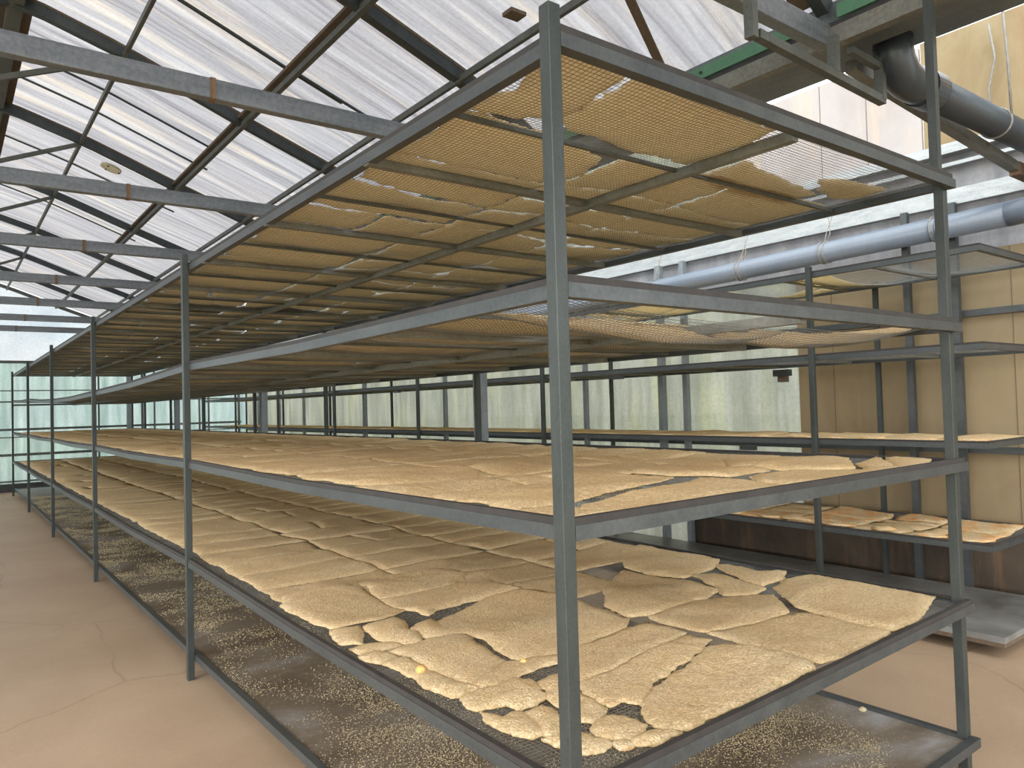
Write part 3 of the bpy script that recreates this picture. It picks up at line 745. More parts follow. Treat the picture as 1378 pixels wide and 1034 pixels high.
# small boxes fixed near the wall rack
jb = empty('wall_switch_box', (4.56, 2.32, 1.58))
MB().box((4.55, 2.31, 1.62), (4.615, 2.45, 1.675)).build('black_cover', M['black'], jb)
MB().box((4.57, 2.34, 1.57), (4.615, 2.42, 1.62)).build('tan_base', M['board'], jb)
tag(jb, 'small black switch box on a tan base at the edge of the tan wall', 'box')
for (y, z, lab) in ((3.25, 1.668, 'under the second shelf of the wall rack, beyond its first post'), (1.98, 1.108, 'under the third shelf of the wall rack, left of its first post'), (7.1, 1.668, 'under the second shelf of the wall rack, far along it')):
    o = MB().box((3.475, y - 0.06, z - 0.035), (3.515, y + 0.06, z)).build('rail_clamp', M['black'])
    tag(o, 'small black clamp ' + lab, 'clamp', 'black clamps of the wall rack')

# ------------------------------------------------------------------ racks
def wires_mesh(name, rack, lev, x0, x1, y0, y1, parent, pitch=0.015, r=0.00085, sy=0.094):
    V = []; F = []; n = 0
    def strands(P):                       # P: lines x points x 3
        nonlocal n
        L, K, _ = P.shape
        d = np.zeros_like(P); d[:, 1:-1] = P[:, 2:] - P[:, :-2]; d[:, 0] = P[:, 1] - P[:, 0]; d[:, -1] = P[:, -1] - P[:, -2]
        d /= np.linalg.norm(d, axis=2, keepdims=True)
        up = np.array([0, 0, 1.0]); side = np.cross(d, up); side /= np.linalg.norm(side, axis=2, keepdims=True)
        u = np.cross(side, d)
        ring = [P + r * (side * math.cos(t) + u * math.sin(t)) for t in (math.pi / 2, math.pi * 7 / 6, math.pi * 11 / 6)]
        vs = np.stack(ring, 2)            # L,K,3,3
        idx = n + np.arange(L * K * 3).reshape(L, K, 3)
        for a, b in ((0, 1), (1, 2), (2, 0)):
            F.append(np.stack([idx[:, :-1, a], idx[:, :-1, b], idx[:, 1:, b], idx[:, 1:, a]], -1).reshape(-1, 4))
        V.append(vs.reshape(-1, 3)); n += L * K * 3
    xs = np.arange(x0, x1, pitch); ys = np.arange(y0, y1, sy)
    X, Y = np.meshgrid(xs, ys, indexing='ij')
    Xn = X + 0.0015 * vn(Y * 3, X * 40, 3)
    strands(np.stack([Xn, Y, zmesh(rack, lev, X, Y)], -1))
    ys = np.arange(y0, y1, pitch); xs = np.linspace(x0, x1, 18)
    Y, X = np.meshgrid(ys, xs, indexing='ij')
    strands(np.stack([X, Y + 0.0015 * vn(X * 3, Y * 40, 4), zmesh(rack, lev, X, Y) + r * 1.6], -1))
    V = np.concatenate(V); F = np.concatenate(F)
    off = np.array([(x0 + x1) / 2, (y0 + y1) / 2, float(V[:, 2].min())])
    V = V - off
    me = bpy.data.meshes.new(name)
    me.vertices.add(len(V)); me.vertices.foreach_set('co', V.astype(np.float32).ravel())
    me.loops.add(F.size); me.loops.foreach_set('vertex_index', F.astype(np.int32).ravel())
    me.polygons.add(len(F)); me.polygons.foreach_set('loop_start', (np.arange(len(F)) * 4).astype(np.int32))
    me.materials.append(M['wire'])
    me.update(calc_edges=True)
    o = bpy.data.objects.new(name, me); COL.objects.link(o)
    pw = Vector((0, 0, 0)); q = parent
    while q is not None:
        pw += q.location; q = q.parent
    o.location = Vector(off) - pw; o.parent = parent
    return o

# --- the long rack
R1 = empty('drying_rack', (0, 0, 0))
tag(R1, 'long galvanised drying rack with four mesh shelves and a steel tray beside the aisle', 'rack')
for k in range(6):
    s = MB().box((-0.017, BAY * k - 0.017, 0), (0.017, BAY * k + 0.017, 2.32))
    s.build('post', M['post'], R1, bevel=0.0015)
MB().box((W1 - 0.018, 0.018, 0), (W1 + 0.018, 0.054, 2.30)).build('post', M['post'], R1, bevel=0.0015)
for y in (3.22, 5.9, 8.05, 10.3, 12.3, 14.3, Y1 - .02):
    if y in (3.22, 8.05, 12.3): y += 0.12 if False else 0
    MB().box((W1 - 0.017, y - 0.017, 0), (W1 + 0.017, y + 0.017, 2.30)).build('post', M['post'], R1)
SHELF = {1: 'top shelf', 2: 'second shelf', 3: 'third shelf', 4: 'lowest mesh shelf'}
for lev in (1, 2, 3, 4):
    z = LEV[lev]
    s = MB(); t = MB()
    xr_ = {1: 0.034, 2: 0.025, 3: 0.015, 4: 0.006}[lev]
    def zl(y):
        return z + (float(lean2(y)) if lev == 2 else 0.0) + (float(lean4(0.0, y)) if lev == 4 else 0.0)
    ycut = [0.017] + [BAY * k / 2 for k in range(1, 10)] + [Y1]
    for a, b in zip(ycut, ycut[1:]):
        da = -0.012 if ycut.index(a) % 2 == 1 else 0
        db = -0.012 if ycut.index(b) % 2 == 1 else 0
        if lev == 1: da = db = 0
        s.bar((xr_, a, zl(a) + da - 0.016), (xr_, b, zl(b) + db - 0.016), 0.030, 0.032)
        t.bar((xr_ - 0.004, a, zl(a) + da + 0.008), (xr_ - 0.004, b, zl(b) + db + 0.008), 0.018, 0.016)
    s.box((W1 - 0.016, 0.055, z - 0.032), (W1 + 0.014, Y1, z))
    t.box((W1 + 0.001, 0.055, z), (W1 + 0.013, Y1, z + 0.012))
    z0_ = zl(0.0)
    s.bar((0.018, 0, z0_ - 0.0165), (W1 + 0.016, 0, z - 0.0165), 0.032, 0.033)
    t.bar((0.018, -0.006, z0_ + 0.0085), (W1 - 0.01, -0.006, z + 0.0085), 0.018, 0.017)
    s.box((0.018, Y1 - 0.015, z - 0.032), (W1, Y1 + 0.015, z))
    sh = s.build('shelf_frame', M['rail'], R1)
    t.build('dark_edging', M['batten'], sh)
    zc_ = -0.02 if lev == 4 else 0.0
    MB().box((0.975, 0.017, z - 0.045 + zc_), (1.005, Y1 - 0.02, z - 0.012 + zc_)).build('centre_rail', M['bar'], sh)
    k = 1
    while 0.47 * k < Y1 - 0.2:
        y = 0.47 * k
        thick = k % 2 == 0
        if thick or lev <= 2:
            h = 0.026 if thick else 0.013
            w = 0.032 if thick else 0.014
            lz = float(lean2(y)) if lev == 2 else (float(lean4(0.0, y)) if lev == 4 else 0)
            MB().bar((0.022, y, z - 0.010 - h / 2 + lz), (W1 - 0.017, y, z - 0.010 - h / 2), w, h).build('crossbar', M['bar'] if thick else M['purlin'], sh)
        k += 1
    ystart = 0.012 if lev != 2 else 0.03
    wires_mesh('wire_mesh', 1, lev, xr_ + 0.004, W1 - 0.01, ystart, Y1 - 0.01, sh)
# bottom tray
z = 0.135
s = MB()
s.box((0.019, 0.017, z - 0.035), (0.049, Y1, z)); s.box((W1 - 0.016, 0.055, z - 0.032), (W1 + 0.014, Y1, z)); s.box((0.018, -0.016, z - 0.034), (W1 + 0.016, 0.016, z)); s.box((0.018, Y1 - 0.015, z - 0.032), (W1, Y1 + 0.015, z))
fr = s.build('tray_frame', M['rail'], R1)
s = MB(); nx, ny = 24, 150
for j in range(ny + 1):
    for i in range(nx + 1):
        x = 0.049 + (W1 - 0.066) * i / nx; y = 0.017 + (Y1 - 0.03) * j / ny
        e = min(1, 6 * min(i / nx, 1 - i / nx)) * min(1, min(j, ny - j) / 2)
        s.v.append((x, y, z - 0.012 + e * 0.010 * float(vn(x * 2.2, y * 2.2, 5))))
for j in range(ny):
    for i in range(nx):
        a = j * (nx + 1) + i
        s.f.append((a, a + 1, a + nx + 2, a + nx + 1))
s.build('bottom_tray', M['tray'], R1, smooth=True)
pole = MB().box((1.972, 0.0175, 0.64 + 1.66), (2.004, 0.0495, 3.10)).build('roof_pole', M['post'])
tag(pole, 'slim grey pole rising from the near right rack corner to the roof', 'pole')

# --- the wall rack
R2 = empty('drying_rack', (XA, YA, 0))
tag(R2, 'galvanised drying rack along the right wall, behind the long rack', 'rack')
for y in (1.47, 4.25, 6.6, 9.0, 11.3, 13.6, 15.9):
    MB().box((XA - 0.018, y - 0.018, 0), (XA + 0.016, y + 0.016, 2.30)).build('post', M['post'], R2, bevel=0.0015)
for y in (1.47, 4.25, 6.6, 9.0, 11.3, 13.6, 15.9):
    MB().box((XB - 0.016, y + 0.02, 0), (XB + 0.016, y + 0.052, 2.28)).build('post', M['post'], R2)
for lev in (1, 2, 3, 4):
    z = LEV2[lev]
    s = MB()
    s.box((XA + 0.017, YA, z - 0.03), (XA + 0.045, YB, z)); s.box((XB - 0.046, YA, z - 0.03), (XB - 0.017, YB, z)); s.box((XA + 0.045, YA, z - 0.03), (XB - 0.046, YA + 0.028, z)); s.box((XA + 0.045, YB - 0.03, z - 0.03), (XB - 0.046, YB, z))
    sh = s.build('shelf_frame', M['rail'], R2)
    s = MB()
    s.box((XA + 0.018, YA + 0.003, z), (XA + 0.030, YB, z + 0.012)); s.box((XA + 0.030, YA + 0.003, z), (XB - 0.03, YA + 0.014, z + 0.012))
    s.build('dark_edging', M['batten'], sh)
    k = 1
    while YA + 0.62 * k < YB - 0.2:
        y = YA + 0.62 * k
        if k % 2 == 1 or lev <= 2:
            MB().box((XA + 0.045, y - 0.011, z - 0.028), (XB - 0.046, y + 0.011, z - 0.010)).build('crossbar', M['bar'], sh)
        k += 1
    wires_mesh('wire_mesh', 2, lev, XA + 0.035, XB - 0.035, YA + 0.02, 10.0 if lev > 2 else 13.0, sh)
s = MB().box((XA - 0.05, YA - 0.06, 0.085), (XB + 0.02, YB, 0.118))
s.build('bottom_tray', M['sheet'], R2)
s = MB().box((XA - 0.045, YA - 0.055, 0.06), (XB, YB, 0.085))
s.build('tray_board', M['board'], R2)
s = MB()
for y in (0.9, 4.0, 8.0, 12.0):
    s = MB().box((XA + 0.1, y, 0), (XB, y + 0.06, 0.06)); s.build('tray_foot', M['batten'], R2)
# ------------------------------------------------------------------ sheets of dried rice
def resample(poly, step):
    out_ = []
    n = len(poly)
    for i in range(n):
        a = np.array(poly[i], float); b = np.array(poly[(i + 1) % n], float)
        L = np.linalg.norm(b - a); m_ = max(1, int(round(L / step)))
        for k in range(m_):
            out_.append(a + (b - a) * k / m_)
    return np.array(out_)

def area(poly):
    x = poly[:, 0]; y = poly[:, 1]
    return 0.5 * float(np.sum(x * np.roll(y, -1) - np.roll(x, -1) * y))

def chaikin(p):
    q = np.roll(p, -1, 0)
    return np.stack([p * .8 + q * .2, p * .2 + q * .8], 1).reshape(-1, 2)

def grow(P, e):
    a = P - np.roll(P, 1, 0); b = np.roll(P, -1, 0) - P
    na = np.stack([a[:, 1], -a[:, 0]], 1); na /= np.linalg.norm(na, axis=1, keepdims=True) + 1e-9
    nb = np.stack([b[:, 1], -b[:, 0]], 1); nb /= np.linalg.norm(nb, axis=1, keepdims=True) + 1e-9
    return P + (na + nb) / 2 * e

def sheet_mesh(poly, rack, lev, step, thick, seed, lift=0.0, rough=0.0055, expand=0.0):
    """vertices and faces (world space) of one wavy crumbly slab lying on the mesh"""
    P = np.array(poly, float)
    if area(P) < 0: P = P[::-1]
    if expand: P = grow(P, expand)
    B = resample(P, step)
    if len(B) < 5: B = resample(P, step / 2)
    d = np.roll(B, -1, 0) - np.roll(B, 1, 0)
    nrm = np.stack([d[:, 1], -d[:, 0]], 1); nrm /= np.linalg.norm(nrm, axis=1, keepdims=True) + 1e-9
    am = rough * vn(B[:, 0] * 28, B[:, 1] * 28, seed) + rough * 1.3 * vn(B[:, 0] * 9, B[:, 1] * 9, seed + 1)
    if step < 0.03: am = am + rough * 1.0 * vn(B[:, 0] * 75, B[:, 1] * 75, seed + 2)
    B = B + nrm * am[:, None]
    lo = B.min(0); hi = B.max(0)
    g = step * 1.25
    gx = np.arange(lo[0] + g / 2, hi[0], g); gy = np.arange(lo[1] + g / 2, hi[1], g * 0.87)
    X, Y = np.meshgrid(gx, gy); X = X + (np.arange(len(gy)) % 2)[:, None] * g / 2
    rs = np.random.RandomState(seed & 0xffff)
    X = X + rs.uniform(-.2, .2, X.shape) * g; Y = Y + rs.uniform(-.2, .2, Y.shape) * g
    Q = np.stack([X.ravel(), Y.ravel()], 1)
    def dist(Q):
        if not len(Q): return np.zeros(0)
        a = B; b = np.roll(B, -1, 0); ab = b - a
        t = np.clip(((Q[:, None] - a) * ab).sum(-1) / ((ab * ab).sum(-1) + 1e-12), 0, 1)
        return np.linalg.norm(Q[:, None] - (a + t[..., None] * ab), axis=-1).min(1)
    def inside(Q):
        c = np.zeros(len(Q), bool); a = B; b = np.roll(B, -1, 0)
        for i in range(len(a)):
            cond = ((a[i, 1] > Q[:, 1]) != (b[i, 1] > Q[:, 1]))
            xx = (b[i, 0] - a[i, 0]) * (Q[:, 1] - a[i, 1]) / (b[i, 1] - a[i, 1] + 1e-12) + a[i, 0]
            c ^= cond & (Q[:, 0] < xx)
        return c
    if len(Q):
        Q = Q[inside(Q)]
        Q = Q[dist(Q) > step * 0.45]
    nb = len(B)
    # an inner ring close to the edge rounds the rim
    pts = [Vector((float(a), float(b))) for a, b in np.concatenate([B, Q]) if True]
    r = delaunay_2d_cdt(pts, [], [list(range(nb))], 1, 1e-5)
    vo, fo = r[0], r[2]
    A = np.array([(v.x, v.y) for v in vo])
    if len(A) < 4 or not fo: return None
    dd = dist(A)
    x, y = A[:, 0], A[:, 1]
    base = zmesh(rack, lev, x, y) + 0.004
    und = 0.5 + 0.5 * vn(x * 3.3, y * 4.1, 5 + lev)
    t = thick * (0.55 + 0.45 * (1 - np.exp(-dd / 0.008)))
    if rack == 1 and lev in (1, 2): wav = 0.007
    else: wav = 0.013
    wave = wav * und * np.clip(0.35 + dd / 0.06, 0, 1) + 0.006 * np.clip(vn(x * 6, y * 8, 9 + lev), -.3, 1) * np.clip(dd / 0.05, 0, 1)
    if lev in (1, 2): 
        bot = base + 0.15 * wave
    else:
        bot = base + 0.6 * wave
    small = (0.0020 * vn(x * 70, y * 70, seed + 6) + 0.0014 * vn(x * 30, y * 30, seed + 7)) * (1 if step < 0.05 else 0.5)
    bot = bot + lift; top = bot + t + wave * 0.4 + small * np.clip(dd / 0.01, 0.2, 1)
    n = len(A)
    V = [(float(a), float(b), float(c)) for a, b, c in zip(x, y, top)] + [(float(a), float(b), float(c)) for a, b, c in zip(x, y, bot)]
    F = []
    ed = {}
    for f in fo:
        a = A[f[0]]; b = A[f[1]]; c = A[f[2]]
        f = list(f)
        if (b[0] - a[0]) * (c[1] - a[1]) - (b[1] - a[1]) * (c[0] - a[0]) < 0: f = f[::-1]
        F.append(tuple(f)); F.append(tuple(n + i for i in reversed(f)))
        for i in range(len(f)):
            e = (f[i], f[(i + 1) % len(f)])
            if (e[1], e[0]) in ed: del ed[(e[1], e[0])]
            else: ed[e] = 1
    for (a, b) in ed:
        F.append((b, a, n + a, n + b))
    return V, F

def inside_any(pt, polys):
    for P in polys:
        c = False; n = len(P)
        for i in range(n):
            a = P[i]; b = P[(i + 1) % n]
            if (a[1] > pt[1]) != (b[1] > pt[1]) and pt[0] < (b[0] - a[0]) * (pt[1] - a[1]) / (b[1] - a[1] + 1e-12) + a[0]:
                c = not c
        if c: return True
    return False

SHEETS = []          # dicts: poly, rack, lev, mat, label, lift
def add_sheet(poly, rack, lev, mat='rice', label=None, side=None, row=None, lift=0.0, thick=None):
    if rack == 1:
        poly = [(min(max(a, 0.032), 1.985), max(b, 0.034)) for a, b in poly]
    P = np.array(poly, float)
    c = P.mean(0); ar = abs(area(P))
    z = (LEV if rack == 1 else LEV2)[lev]
    dv = np.array([c[0] - CAM[0], c[1] - CAM[1], z - CAM[2]]); dist_ = np.linalg.norm(dv)
    score = ar * max(abs(dv[2]), .15) / dist_ ** 3
    if rack == 2: score *= 0.5 if lev in (3, 4) and c[1] < 6 else 0.15
    if rack == 1 and lev == 2: score *= 0.8
    SHEETS.append(dict(poly=poly, rack=rack, lev=lev, mat=mat, label=label, side=side, row=row, lift=lift, c=c, dist=dist_, score=score + (10 if label else 0), thick=thick))

def hand(D, lev, labels, thin=()):
    for k, P in D.items():
        add_sheet(P, 1, lev, 'rice_toast' if k == 'S12' else 'rice', labels[k], lift=0.005, thick=0.011 if k in ('S2', 'S5', 'S6', 'S7', 'S10', 'S11', 'S13', 'S20', 'S21', 'S22', 'S23') else None)
HL4 = dict(
 S1='big smooth rice sheet just left of the front post, lowest mesh shelf', S2='square domed rice sheet near the aisle rail, between front post and second post',
 S3='narrow rice strip along the aisle rail with an orange lump at its edge', S4='tapering rice strip running down to the front post, lowest mesh shelf',
 S5='bow-tie shaped rice piece left of the front post near the aisle rail', S6='pointed broken rice piece nearest the aisle rail by the front post',
 S7='small broken rice piece touching the front post on its left', S8='small upright rice piece half hidden left of the front post',
 S9='small rice piece just right of the front post', S10='diamond shaped rice piece right of the front post', S11='lowest small rice piece passing behind the foot of the front post',
 S12='tiny toasted orange rice piece at the near corner of the lowest mesh shelf', S13='small slim rice piece against the short end rail, right of the tiny toasted one',
 S14='flat rice sheet behind and right of the front post, split by a straight crack', S15='rice sheet right of the front post with a slit showing mesh beside it',
 S16='largest rice sheet along the short end rail, lowest mesh shelf', S18='rectangular rice sheet at the middle of the short end rail, lowest mesh shelf',
 S19='tan rice sheet behind the rectangular one, with one orange spot', S20='large bright white rice sheet at the far right corner of the lowest mesh shelf',
 S21='slim bright rice piece along the far rail, left of the large white sheet', S22='crumpled bright rice piece left of the large white corner sheet',
 S23='long bright white rice sheet on the far edge of the lowest mesh shelf', S24='tan rice sheet in front of the long bright white one',
 S25='ragged layered rice piece near the aisle rail, left of the square domed sheet', S26='triangular rice piece behind the square domed sheet',
 S27='thin rice sliver by the aisle rail, lowest mesh shelf', S28='small greenish rice piece by the aisle rail, next to the sliver',
 S29='small split rice block at the aisle rail with a dark gap to its right', S30='large ragged-edged rice sheet along the aisle rail halfway to the second post',
 S31='long flat rice sheet behind a dark square gap, lowest mesh shelf', S32='long flat rice sheet in front of the one behind the dark square gap')
HL3 = dict(T2='large rice sheet by the short end rail of third shelf, right of front post', T3='pointed rice sheet in the middle of the end of the third shelf',
 T4='long white rice sheet on the far edge of the third shelf', T5='white rice sheet near the far right corner of the third shelf', T6='white rice piece at the very corner of the third shelf')
HL1 = dict(U1='rice sheet on the top shelf at the front post, seen from below', U2='wide rice sheet on the top shelf right of the front post, seen from below',
 U4='rice sheet on top shelf beyond the bare mesh, near the right post', U5='small rice piece alone at the right of the bare mesh, top shelf')
hand(HAND_L4, 4, HL4); hand(HAND_L3, 3, HL3); hand(HAND_L1, 1, HL1)

def generic(rack, lev, x0, x1, cols, y0, y1, rowh, skip, jit=0.012, gap=0.004, drop=0.02, seed=1, mats=None, blocked=()):
    rnd = random.Random(seed * 77 + lev * 13 + rack)
    nrow = int((y1 - y0) / rowh)
    ycol = []
    # warped lattice: rows continue across columns but wander
    def P(i, j, extra=0.0):
        w = x1 - x0
        x = x0 + w * cols[i] + (0 if i in (0, len(cols) - 1) else 0.05 * nz(i * 3.7 + lev, j * 0.9, seed))
        if i == 0: x += 0.03 * abs(nz(j * .8, lev * 3.1, seed))
        if i == len(cols) - 1: x -= 0.03 * abs(nz(j * .9, lev * 5.1, seed))
        y = y0 + rowh * j + 0.10 * nz(i * 1.3, j * 0.7, lev * 2.2 + seed) * (rowh / .36) + extra
        return np.array([x, y])
    for j in range(nrow):
        for i in range(len(cols) - 1):
            if rnd.random() < drop: continue
            q = [P(i, j, rnd.uniform(-jit, jit)), P(i + 1, j, rnd.uniform(-jit, jit)), P(i + 1, j + 1, rnd.uniform(-jit, jit)), P(i, j + 1, rnd.uniform(-jit, jit))]
            pieces = [q]
            a = rnd.random()
            if a < 0.22:
                t = rnd.uniform(.3, .7); t2 = t + rnd.uniform(-.12, .12)
                m0 = q[0] * (1 - t) + q[1] * t; m1 = q[3] * (1 - t2) + q[2] * t2
                pieces = [[q[0], m0, m1, q[3]], [m0, q[1], q[2], m1]]
            elif a < 0.34:
                t = rnd.uniform(.35, .65); t2 = t + rnd.uniform(-.15, .15)
                m0 = q[0] * (1 - t) + q[3] * t; m1 = q[1] * (1 - t2) + q[2] * t2
                pieces = [[q[0], q[1], m1, m0], [m0, m1, q[2], q[3]]]
            for pc in pieces:
                c = sum(pc) / 4
                pts = []
                for k in range(4):
                    a_ = pc[k]; b_ = pc[(k + 1) % 4]
                    va = c - a_; va = va / (np.linalg.norm(va) + 1e-9)
                    g = gap * rnd.uniform(0.2, 1.6)
                    if rnd.random() < 0.12: g += rnd.uniform(0.015, 0.045)
                    pts.append(a_ + va * g * 1.4)
                    mid = (a_ + b_) / 2; vm = c - mid; vm /= np.linalg.norm(vm) + 1e-9
                    pts.append(mid + vm * (gap * 0.5 + rnd.uniform(-.004, .008)))
                pts = [tuple(p_) for p_ in pts]
                thin = None
                if skip:
                    hit_ = 0; tot_ = 0
                    for u_ in (.1, .3, .5, .7, .9):
                        for v_ in (.1, .3, .5, .7, .9):
                            w_ = (pc[0] * (1 - u_) + pc[1] * u_) * (1 - v_) + (pc[3] * (1 - u_) + pc[2] * u_) * v_
                            tot_ += 1; hit_ += inside_any(tuple(w_), skip)
                    if hit_ > 0.62 * tot_: continue
                    if hit_: thin = 0.0045
                if any(bx0 < c[0] < bx1 and by0 < c[1] < by1 for bx0, bx1, by0, by1 in blocked): continue
                side = int(min(3, 4 * (c[0] - x0) / (x1 - x0)))
                mt = mats(c, rnd) if mats else 'rice'
                add_sheet(pts, rack, lev, mt, None, side, int((c[1] - y0) / rowh), thick=thin)

def pts_mid(pts, k):
    return np.array(pts[(2 * k) % 8])

C3 = [0, 0.34, 0.67, 1.0]
C4 = [0, 0.27, 0.52, 0.76, 1.0]
def sc(c, rnd):
    return 'rice_dark' if (abs(c[0] - 0.75) < .42 and abs(c[1] - 4.65) < .26) else 'rice'
generic(1, 4, 0.07, 1.975, C3, 0.06, 15.4, 0.355, list(HAND_L4.values()), seed=3, drop=0)
EXTRA3 = []
for P_, lab in (([(0.10, 0.30), (0.28, 0.33), (0.45, 0.40), (0.75, 0.47), (0.95, 0.50), (0.93, 0.78), (0.55, 0.80), (0.12, 0.76)], 'wide rice sheet on the third shelf behind a strip of bare mesh'),
                (([(1.0, 0.55), (1.12, 0.40), (1.38, 0.42), (1.40, 0.62), (1.62, 0.78), (1.50, 0.92), (1.02, 0.82)]), 'rice sheet on the third shelf in front of the long white one'),
                ([(0.06, 0.05), (0.13, 0.09), (0.20, 0.14), (0.24, 0.23), (0.16, 0.27), (0.06, 0.26)], 'small rice sheet on the third shelf tight beside the front post')):
    add_sheet(P_, 1, 3, 'rice', lab); EXTRA3.append(P_)
generic(1, 3, 0.07, 1.975, C3, 0.04, 15.4, 0.36, list(HAND_L3.values()) + EXTRA3, seed=5, drop=0, blocked=[(0.0, 1.3, -.1, .5)])
generic(1, 1, 0.06, 1.975, C3, 0.10, 15.4, 0.36, list(HAND_L1.values()), seed=7, gap=0.014, drop=0.02, mats=sc, blocked=[(1.0, 2.1, -.1, .42)])
generic(1, 2, 0.06, 1.975, C3, 0.10, 15.4, 0.36, [], seed=9, gap=0.008, drop=0.01, blocked=[(0.0, 1.3, 0.0, 0.30)])
add_sheet([(0.10, 0.24), (0.45, 0.20), (0.82, 0.22), (0.96, 0.27), (0.93, 0.44), (0.5, 0.46), (0.12, 0.42)], 1, 2, 'rice', 'rice sheet sagging on loose mesh of the second shelf behind the front post')
add_sheet([(1.0, 0.22), (1.25, 0.17), (1.38, 0.22), (1.40, 0.43), (1.02, 0.44)], 1, 2, 'rice', 'rice sheet on the sagging mesh of the second shelf, middle of its end')
def toast2(c, rnd):
    return 'rice_toast' if (c[1] < 3.6 and rnd.random() < .75) else 'rice'
generic(2, 4, XA + 0.09, XB - 0.06, [0, .5, 1], YA + 0.10, 12.0, 0.42, [], seed=11, mats=toast2, gap=0.012)
generic(2, 3, XA + 0.07, XB - 0.06, [0, .5, 1], YA + 0.08, 15.8, 0.42, [], seed=13, mats=toast2, gap=0.012)
generic(2, 2, XA + 0.06, XB - 0.06, [0, 1], 2.2, 15.8, 0.45, [], seed=15)
generic(2, 1, XA + 0.06, XB - 0.06, [0, .55, 1], 1.35, 12.5, 0.40, [], seed=17, drop=.15)
# small toasted pieces along the near edge of the wall rack
rnd = random.Random(5)
for lev, n_, names in ((4, 7, None), (3, 6, None)):
    for k in range(n_):
        cx_ = XA + 0.12 + rnd.uniform(-.02, .03); cy_ = YA + 0.13 + k * 0.27 + rnd.uniform(-.04, .04)
        a1 = rnd.uniform(.06, .10); b1 = rnd.uniform(.08, .14)
        P_ = [(cx_ + a1 * math.cos(t) * rnd.uniform(.7, 1.1), cy_ + b1 * math.sin(t) * rnd.uniform(.7, 1.1)) for t in [q_ * math.pi / 4 for q_ in range(8)]]
        P_ = [(max(a_, XA + 0.05), max(b_, YA + .035)) for a_, b_ in P_]
        add_sheet(P_, 2, lev, 'rice_toast', "orange toasted rice piece on wall rack's front edge, %s shelf, %s from near end" % (('lowest' if lev == 4 else 'third'), ORD[k]), lift=0.012)

SIDE = ['aisle edge', 'inner left', 'inner right', 'wall edge']
used = {}
SH = {1: 'top', 2: 'second', 3: 'third', 4: 'lowest'}
order = sorted(SHEETS, key=lambda s_: -s_['score'])
N_IND = 300
seen = {}
rest_v = {}; 
for rank, s_ in enumerate(order):
    d_ = s_['dist']; low = abs(((LEV if s_['rack'] == 1 else LEV2)[s_['lev']]) - CAM[2]) < .4
    if rank < N_IND:
        step = 0.0105 if d_ < 2.6 and s_['lev'] in (3, 4) else (0.02 if d_ < 4 else (0.03 if d_ < 7 else 0.05))
    else:
        step = 0.055 if d_ < 9 else 0.09
    th = s_['thick'] or (0.007 + 0.003 * random.Random(rank).random())
    r_ = sheet_mesh(s_['poly'], s_['rack'], s_['lev'], step, th, rank * 7 + 11, s_['lift'], rough=0.010 if s_['lev'] == 1 else 0.0055, expand=0.008 if (s_['label'] and s_['rack'] == 1) else 0.0)
    if r_ is None: continue
    V, F = r_
    if rank < N_IND:
        s = MB(); s.v = V; s.f = F
        o = s.build('rice_sheet', M[s_['mat']], smooth=True)
        rk = 'long rack' if s_['rack'] == 1 else 'wall rack'
        grp = 'rice sheets on the %s shelf of the %s' % (SH[s_['lev']], rk)
        lab = s_['label']
        if not lab:
            if s_['rack'] == 1 and s_['row'] < 48:
                lab = 'rice sheet on %s shelf of %s, %s row from near end, %s' % (SH[s_['lev']], rk, ORD[s_['row']], SIDE[s_['side']])
            elif s_['rack'] == 1:
                lab = 'rice sheet in the far bays of the long rack, on its %s shelf' % SH[s_['lev']]
            else:
                lab = 'rice sheet on %s shelf of %s, %s row from near end, %s' % (SH[s_['lev']], rk, ORD[s_['row']], 'front half' if s_['side'] < 2 else 'wall half')
            if s_['mat'] == 'rice_dark': lab = 'dark scorched sheet' + lab[10:]
        used.setdefault(lab, []).append((abs(area(np.array(s_['poly']))), o))
        tag(o, lab, 'rice sheet', grp)
        if len(o['label'].split()) > 15: print('LONG', o['label'])
    else:
        key = 'all'
        v_, f_ = rest_v.setdefault(key, ([], []))
        n_ = len(v_); v_ += V; f_ += [tuple(n_ + i for i in q) for q in F]
for lab, lst in used.items():
    if len(lst) == 2 and 'row' in lab:
        lst.sort(key=lambda q: q[0])
        if lst[0][0] > 0.8 * lst[1][0]:
            lst.sort(key=lambda q: q[1].location.y)
            lst[0][1]['label'] = lab.replace('rice sheet on', 'nearer piece on'); lst[1][1]['label'] = lab.replace('rice sheet on', 'farther piece on')
        else:
            lst[0][1]['label'] = lab.replace('rice sheet on', 'smaller piece on'); lst[1][1]['label'] = lab.replace('rice sheet on', 'larger piece on')
for key, (v_, f_) in rest_v.items():
    s = MB(); s.v = v_; s.f = f_
    o = s.build('rice_sheet', M['rice'], smooth=True)
    tag(o, 'farther dried rice sheets covering the rest of the mesh shelves', 'rice sheet', None, 'stuff')

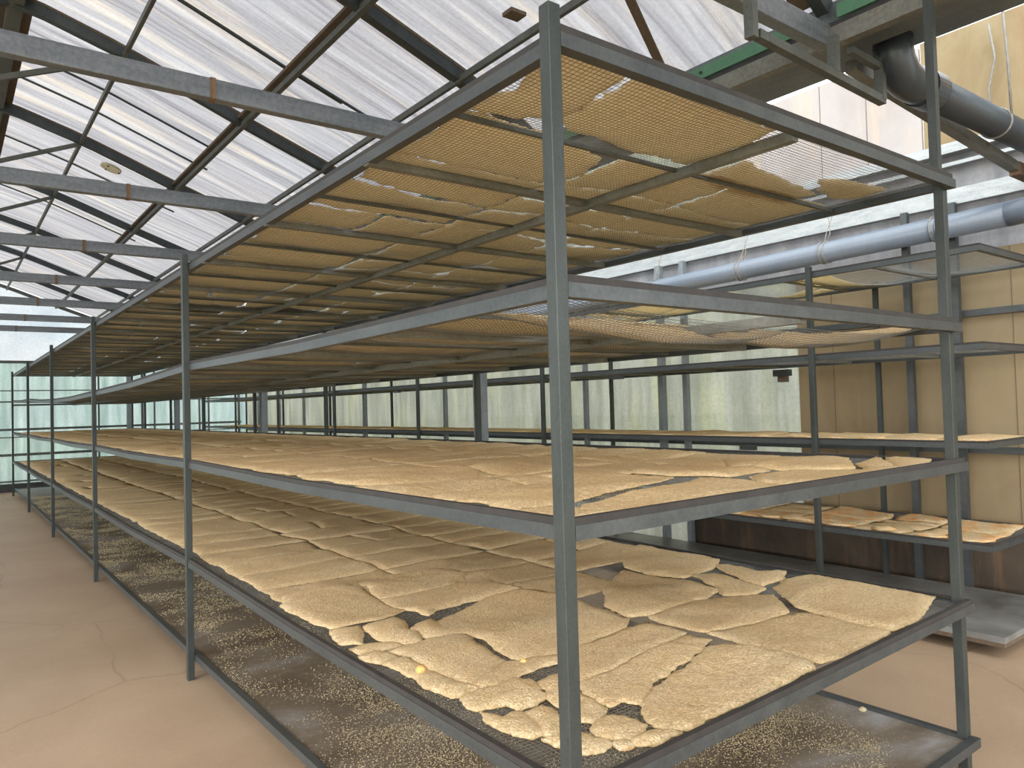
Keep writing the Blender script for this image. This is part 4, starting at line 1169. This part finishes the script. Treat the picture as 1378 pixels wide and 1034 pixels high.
# small orange lumps and one stray lump
def lump(name, c, r, mat, label, seed=0):
    bm = bmesh.new(); bmesh.ops.create_icosphere(bm, subdivisions=2, radius=r)
    for v in bm.verts:
        n_ = nz(v.co.x * 60 + seed, v.co.y * 60, v.co.z * 60)
        v.co *= 1 + 0.35 * n_
        v.co.z = max(v.co.z * 0.7, -r * .45)
    me = bpy.data.meshes.new(name); bm.to_mesh(me); bm.free(); me.materials.append(mat)
    me.polygons.foreach_set('use_smooth', [True] * len(me.polygons))
    o = bpy.data.objects.new(name, me); COL.objects.link(o); o.location = c
    return tag(o, label, 'crumb')
lump('rice_lump', (1.945, 0.39, 0.145), 0.014, M['crumb'], 'single pale rice lump at the wall-side edge of the steel tray', 3)
m, nt, out = new_mat('orange_toasted')
principled(nt, out, ramp(nt, noise_fac(nt, coords(nt), 90), [(0.3, (0.55, 0.22, 0.05)), (0.7, (0.80, 0.45, 0.16))]), 0.8)
lump('toasted_lump', (0.062, 0.74, 0.660), 0.016, m, 'bright orange toasted lump on the narrow rice strip by the aisle rail', 5)
lump('toasted_lump', (0.325, 0.575, 0.668), 0.009, m, 'small orange toasted speck on the tapering rice strip', 7)

# crumbs on the steel tray: countless grains
rs = np.random.RandomState(4)
n_try = 420000
u = rs.rand(n_try); yy = 0.05 + 13.5 * u ** 1.6; xx = 0.06 + (W1 - 0.1) * rs.rand(n_try)
dens = 0.5 + 0.5 * vn(xx * 2.4 + 0.8 * vn(xx * 3, yy * 3, 2), yy * 3.4, 31) + 0.35 * vn(xx * 9, yy * 9, 33)
keep = rs.rand(n_try) < np.clip(dens, 0.02, 1) ** 2.0
xx = xx[keep]; yy = yy[keep]; n_ = len(xx)
sz = (0.0014 + 0.0020 * rs.rand(n_) ** 2) * (1 + 0.12 * yy)
ang = rs.rand(n_) * 6.283
base = np.array([(1, 0, .35), (-.5, .8, .3), (-.5, -.8, .4), (0.1, 0, 1.0), (0, 0, -.3)], float)
el = 1 + rs.rand(n_)
V = np.zeros((n_, 5, 3))
V[:, :, 0] = xx[:, None] + sz[:, None] * (base[None, :, 0] * el[:, None] * np.cos(ang)[:, None] - base[None, :, 1] * np.sin(ang)[:, None])
V[:, :, 1] = yy[:, None] + sz[:, None] * (base[None, :, 0] * el[:, None] * np.sin(ang)[:, None] + base[None, :, 1] * np.cos(ang)[:, None])
zt = 0.1235 + 0.010 * vn(xx * 2.2, yy * 2.2, 5) + .0005
V[:, :, 2] = zt[:, None] + sz[:, None] * base[None, :, 2]
tri = np.array([(0, 1, 3), (1, 2, 3), (2, 0, 3), (1, 0, 4), (2, 1, 4), (0, 2, 4)])
F = (np.arange(n_)[:, None, None] * 5 + tri[None]).reshape(-1, 3)
me = bpy.data.meshes.new('rice_crumbs')
V = V.reshape(-1, 3) - np.array([1.0, 5.0, 0.12])
me.vertices.add(len(V)); me.vertices.foreach_set('co', V.astype(np.float32).ravel())
me.loops.add(F.size); me.loops.foreach_set('vertex_index', F.astype(np.int32).ravel())
me.polygons.add(len(F)); me.polygons.foreach_set('loop_start', (np.arange(len(F)) * 3).astype(np.int32))
me.materials.append(M['crumb']); me.update(calc_edges=True)
o = bpy.data.objects.new('rice_crumbs', me); COL.objects.link(o); o.location = (1.0, 5.0, 0.12)
tag(o, 'pale rice crumbs scattered over the dark steel tray of the long rack', 'crumbs', None, 'stuff')
print('SHEETS', len(SHEETS), 'crumbs', n_)
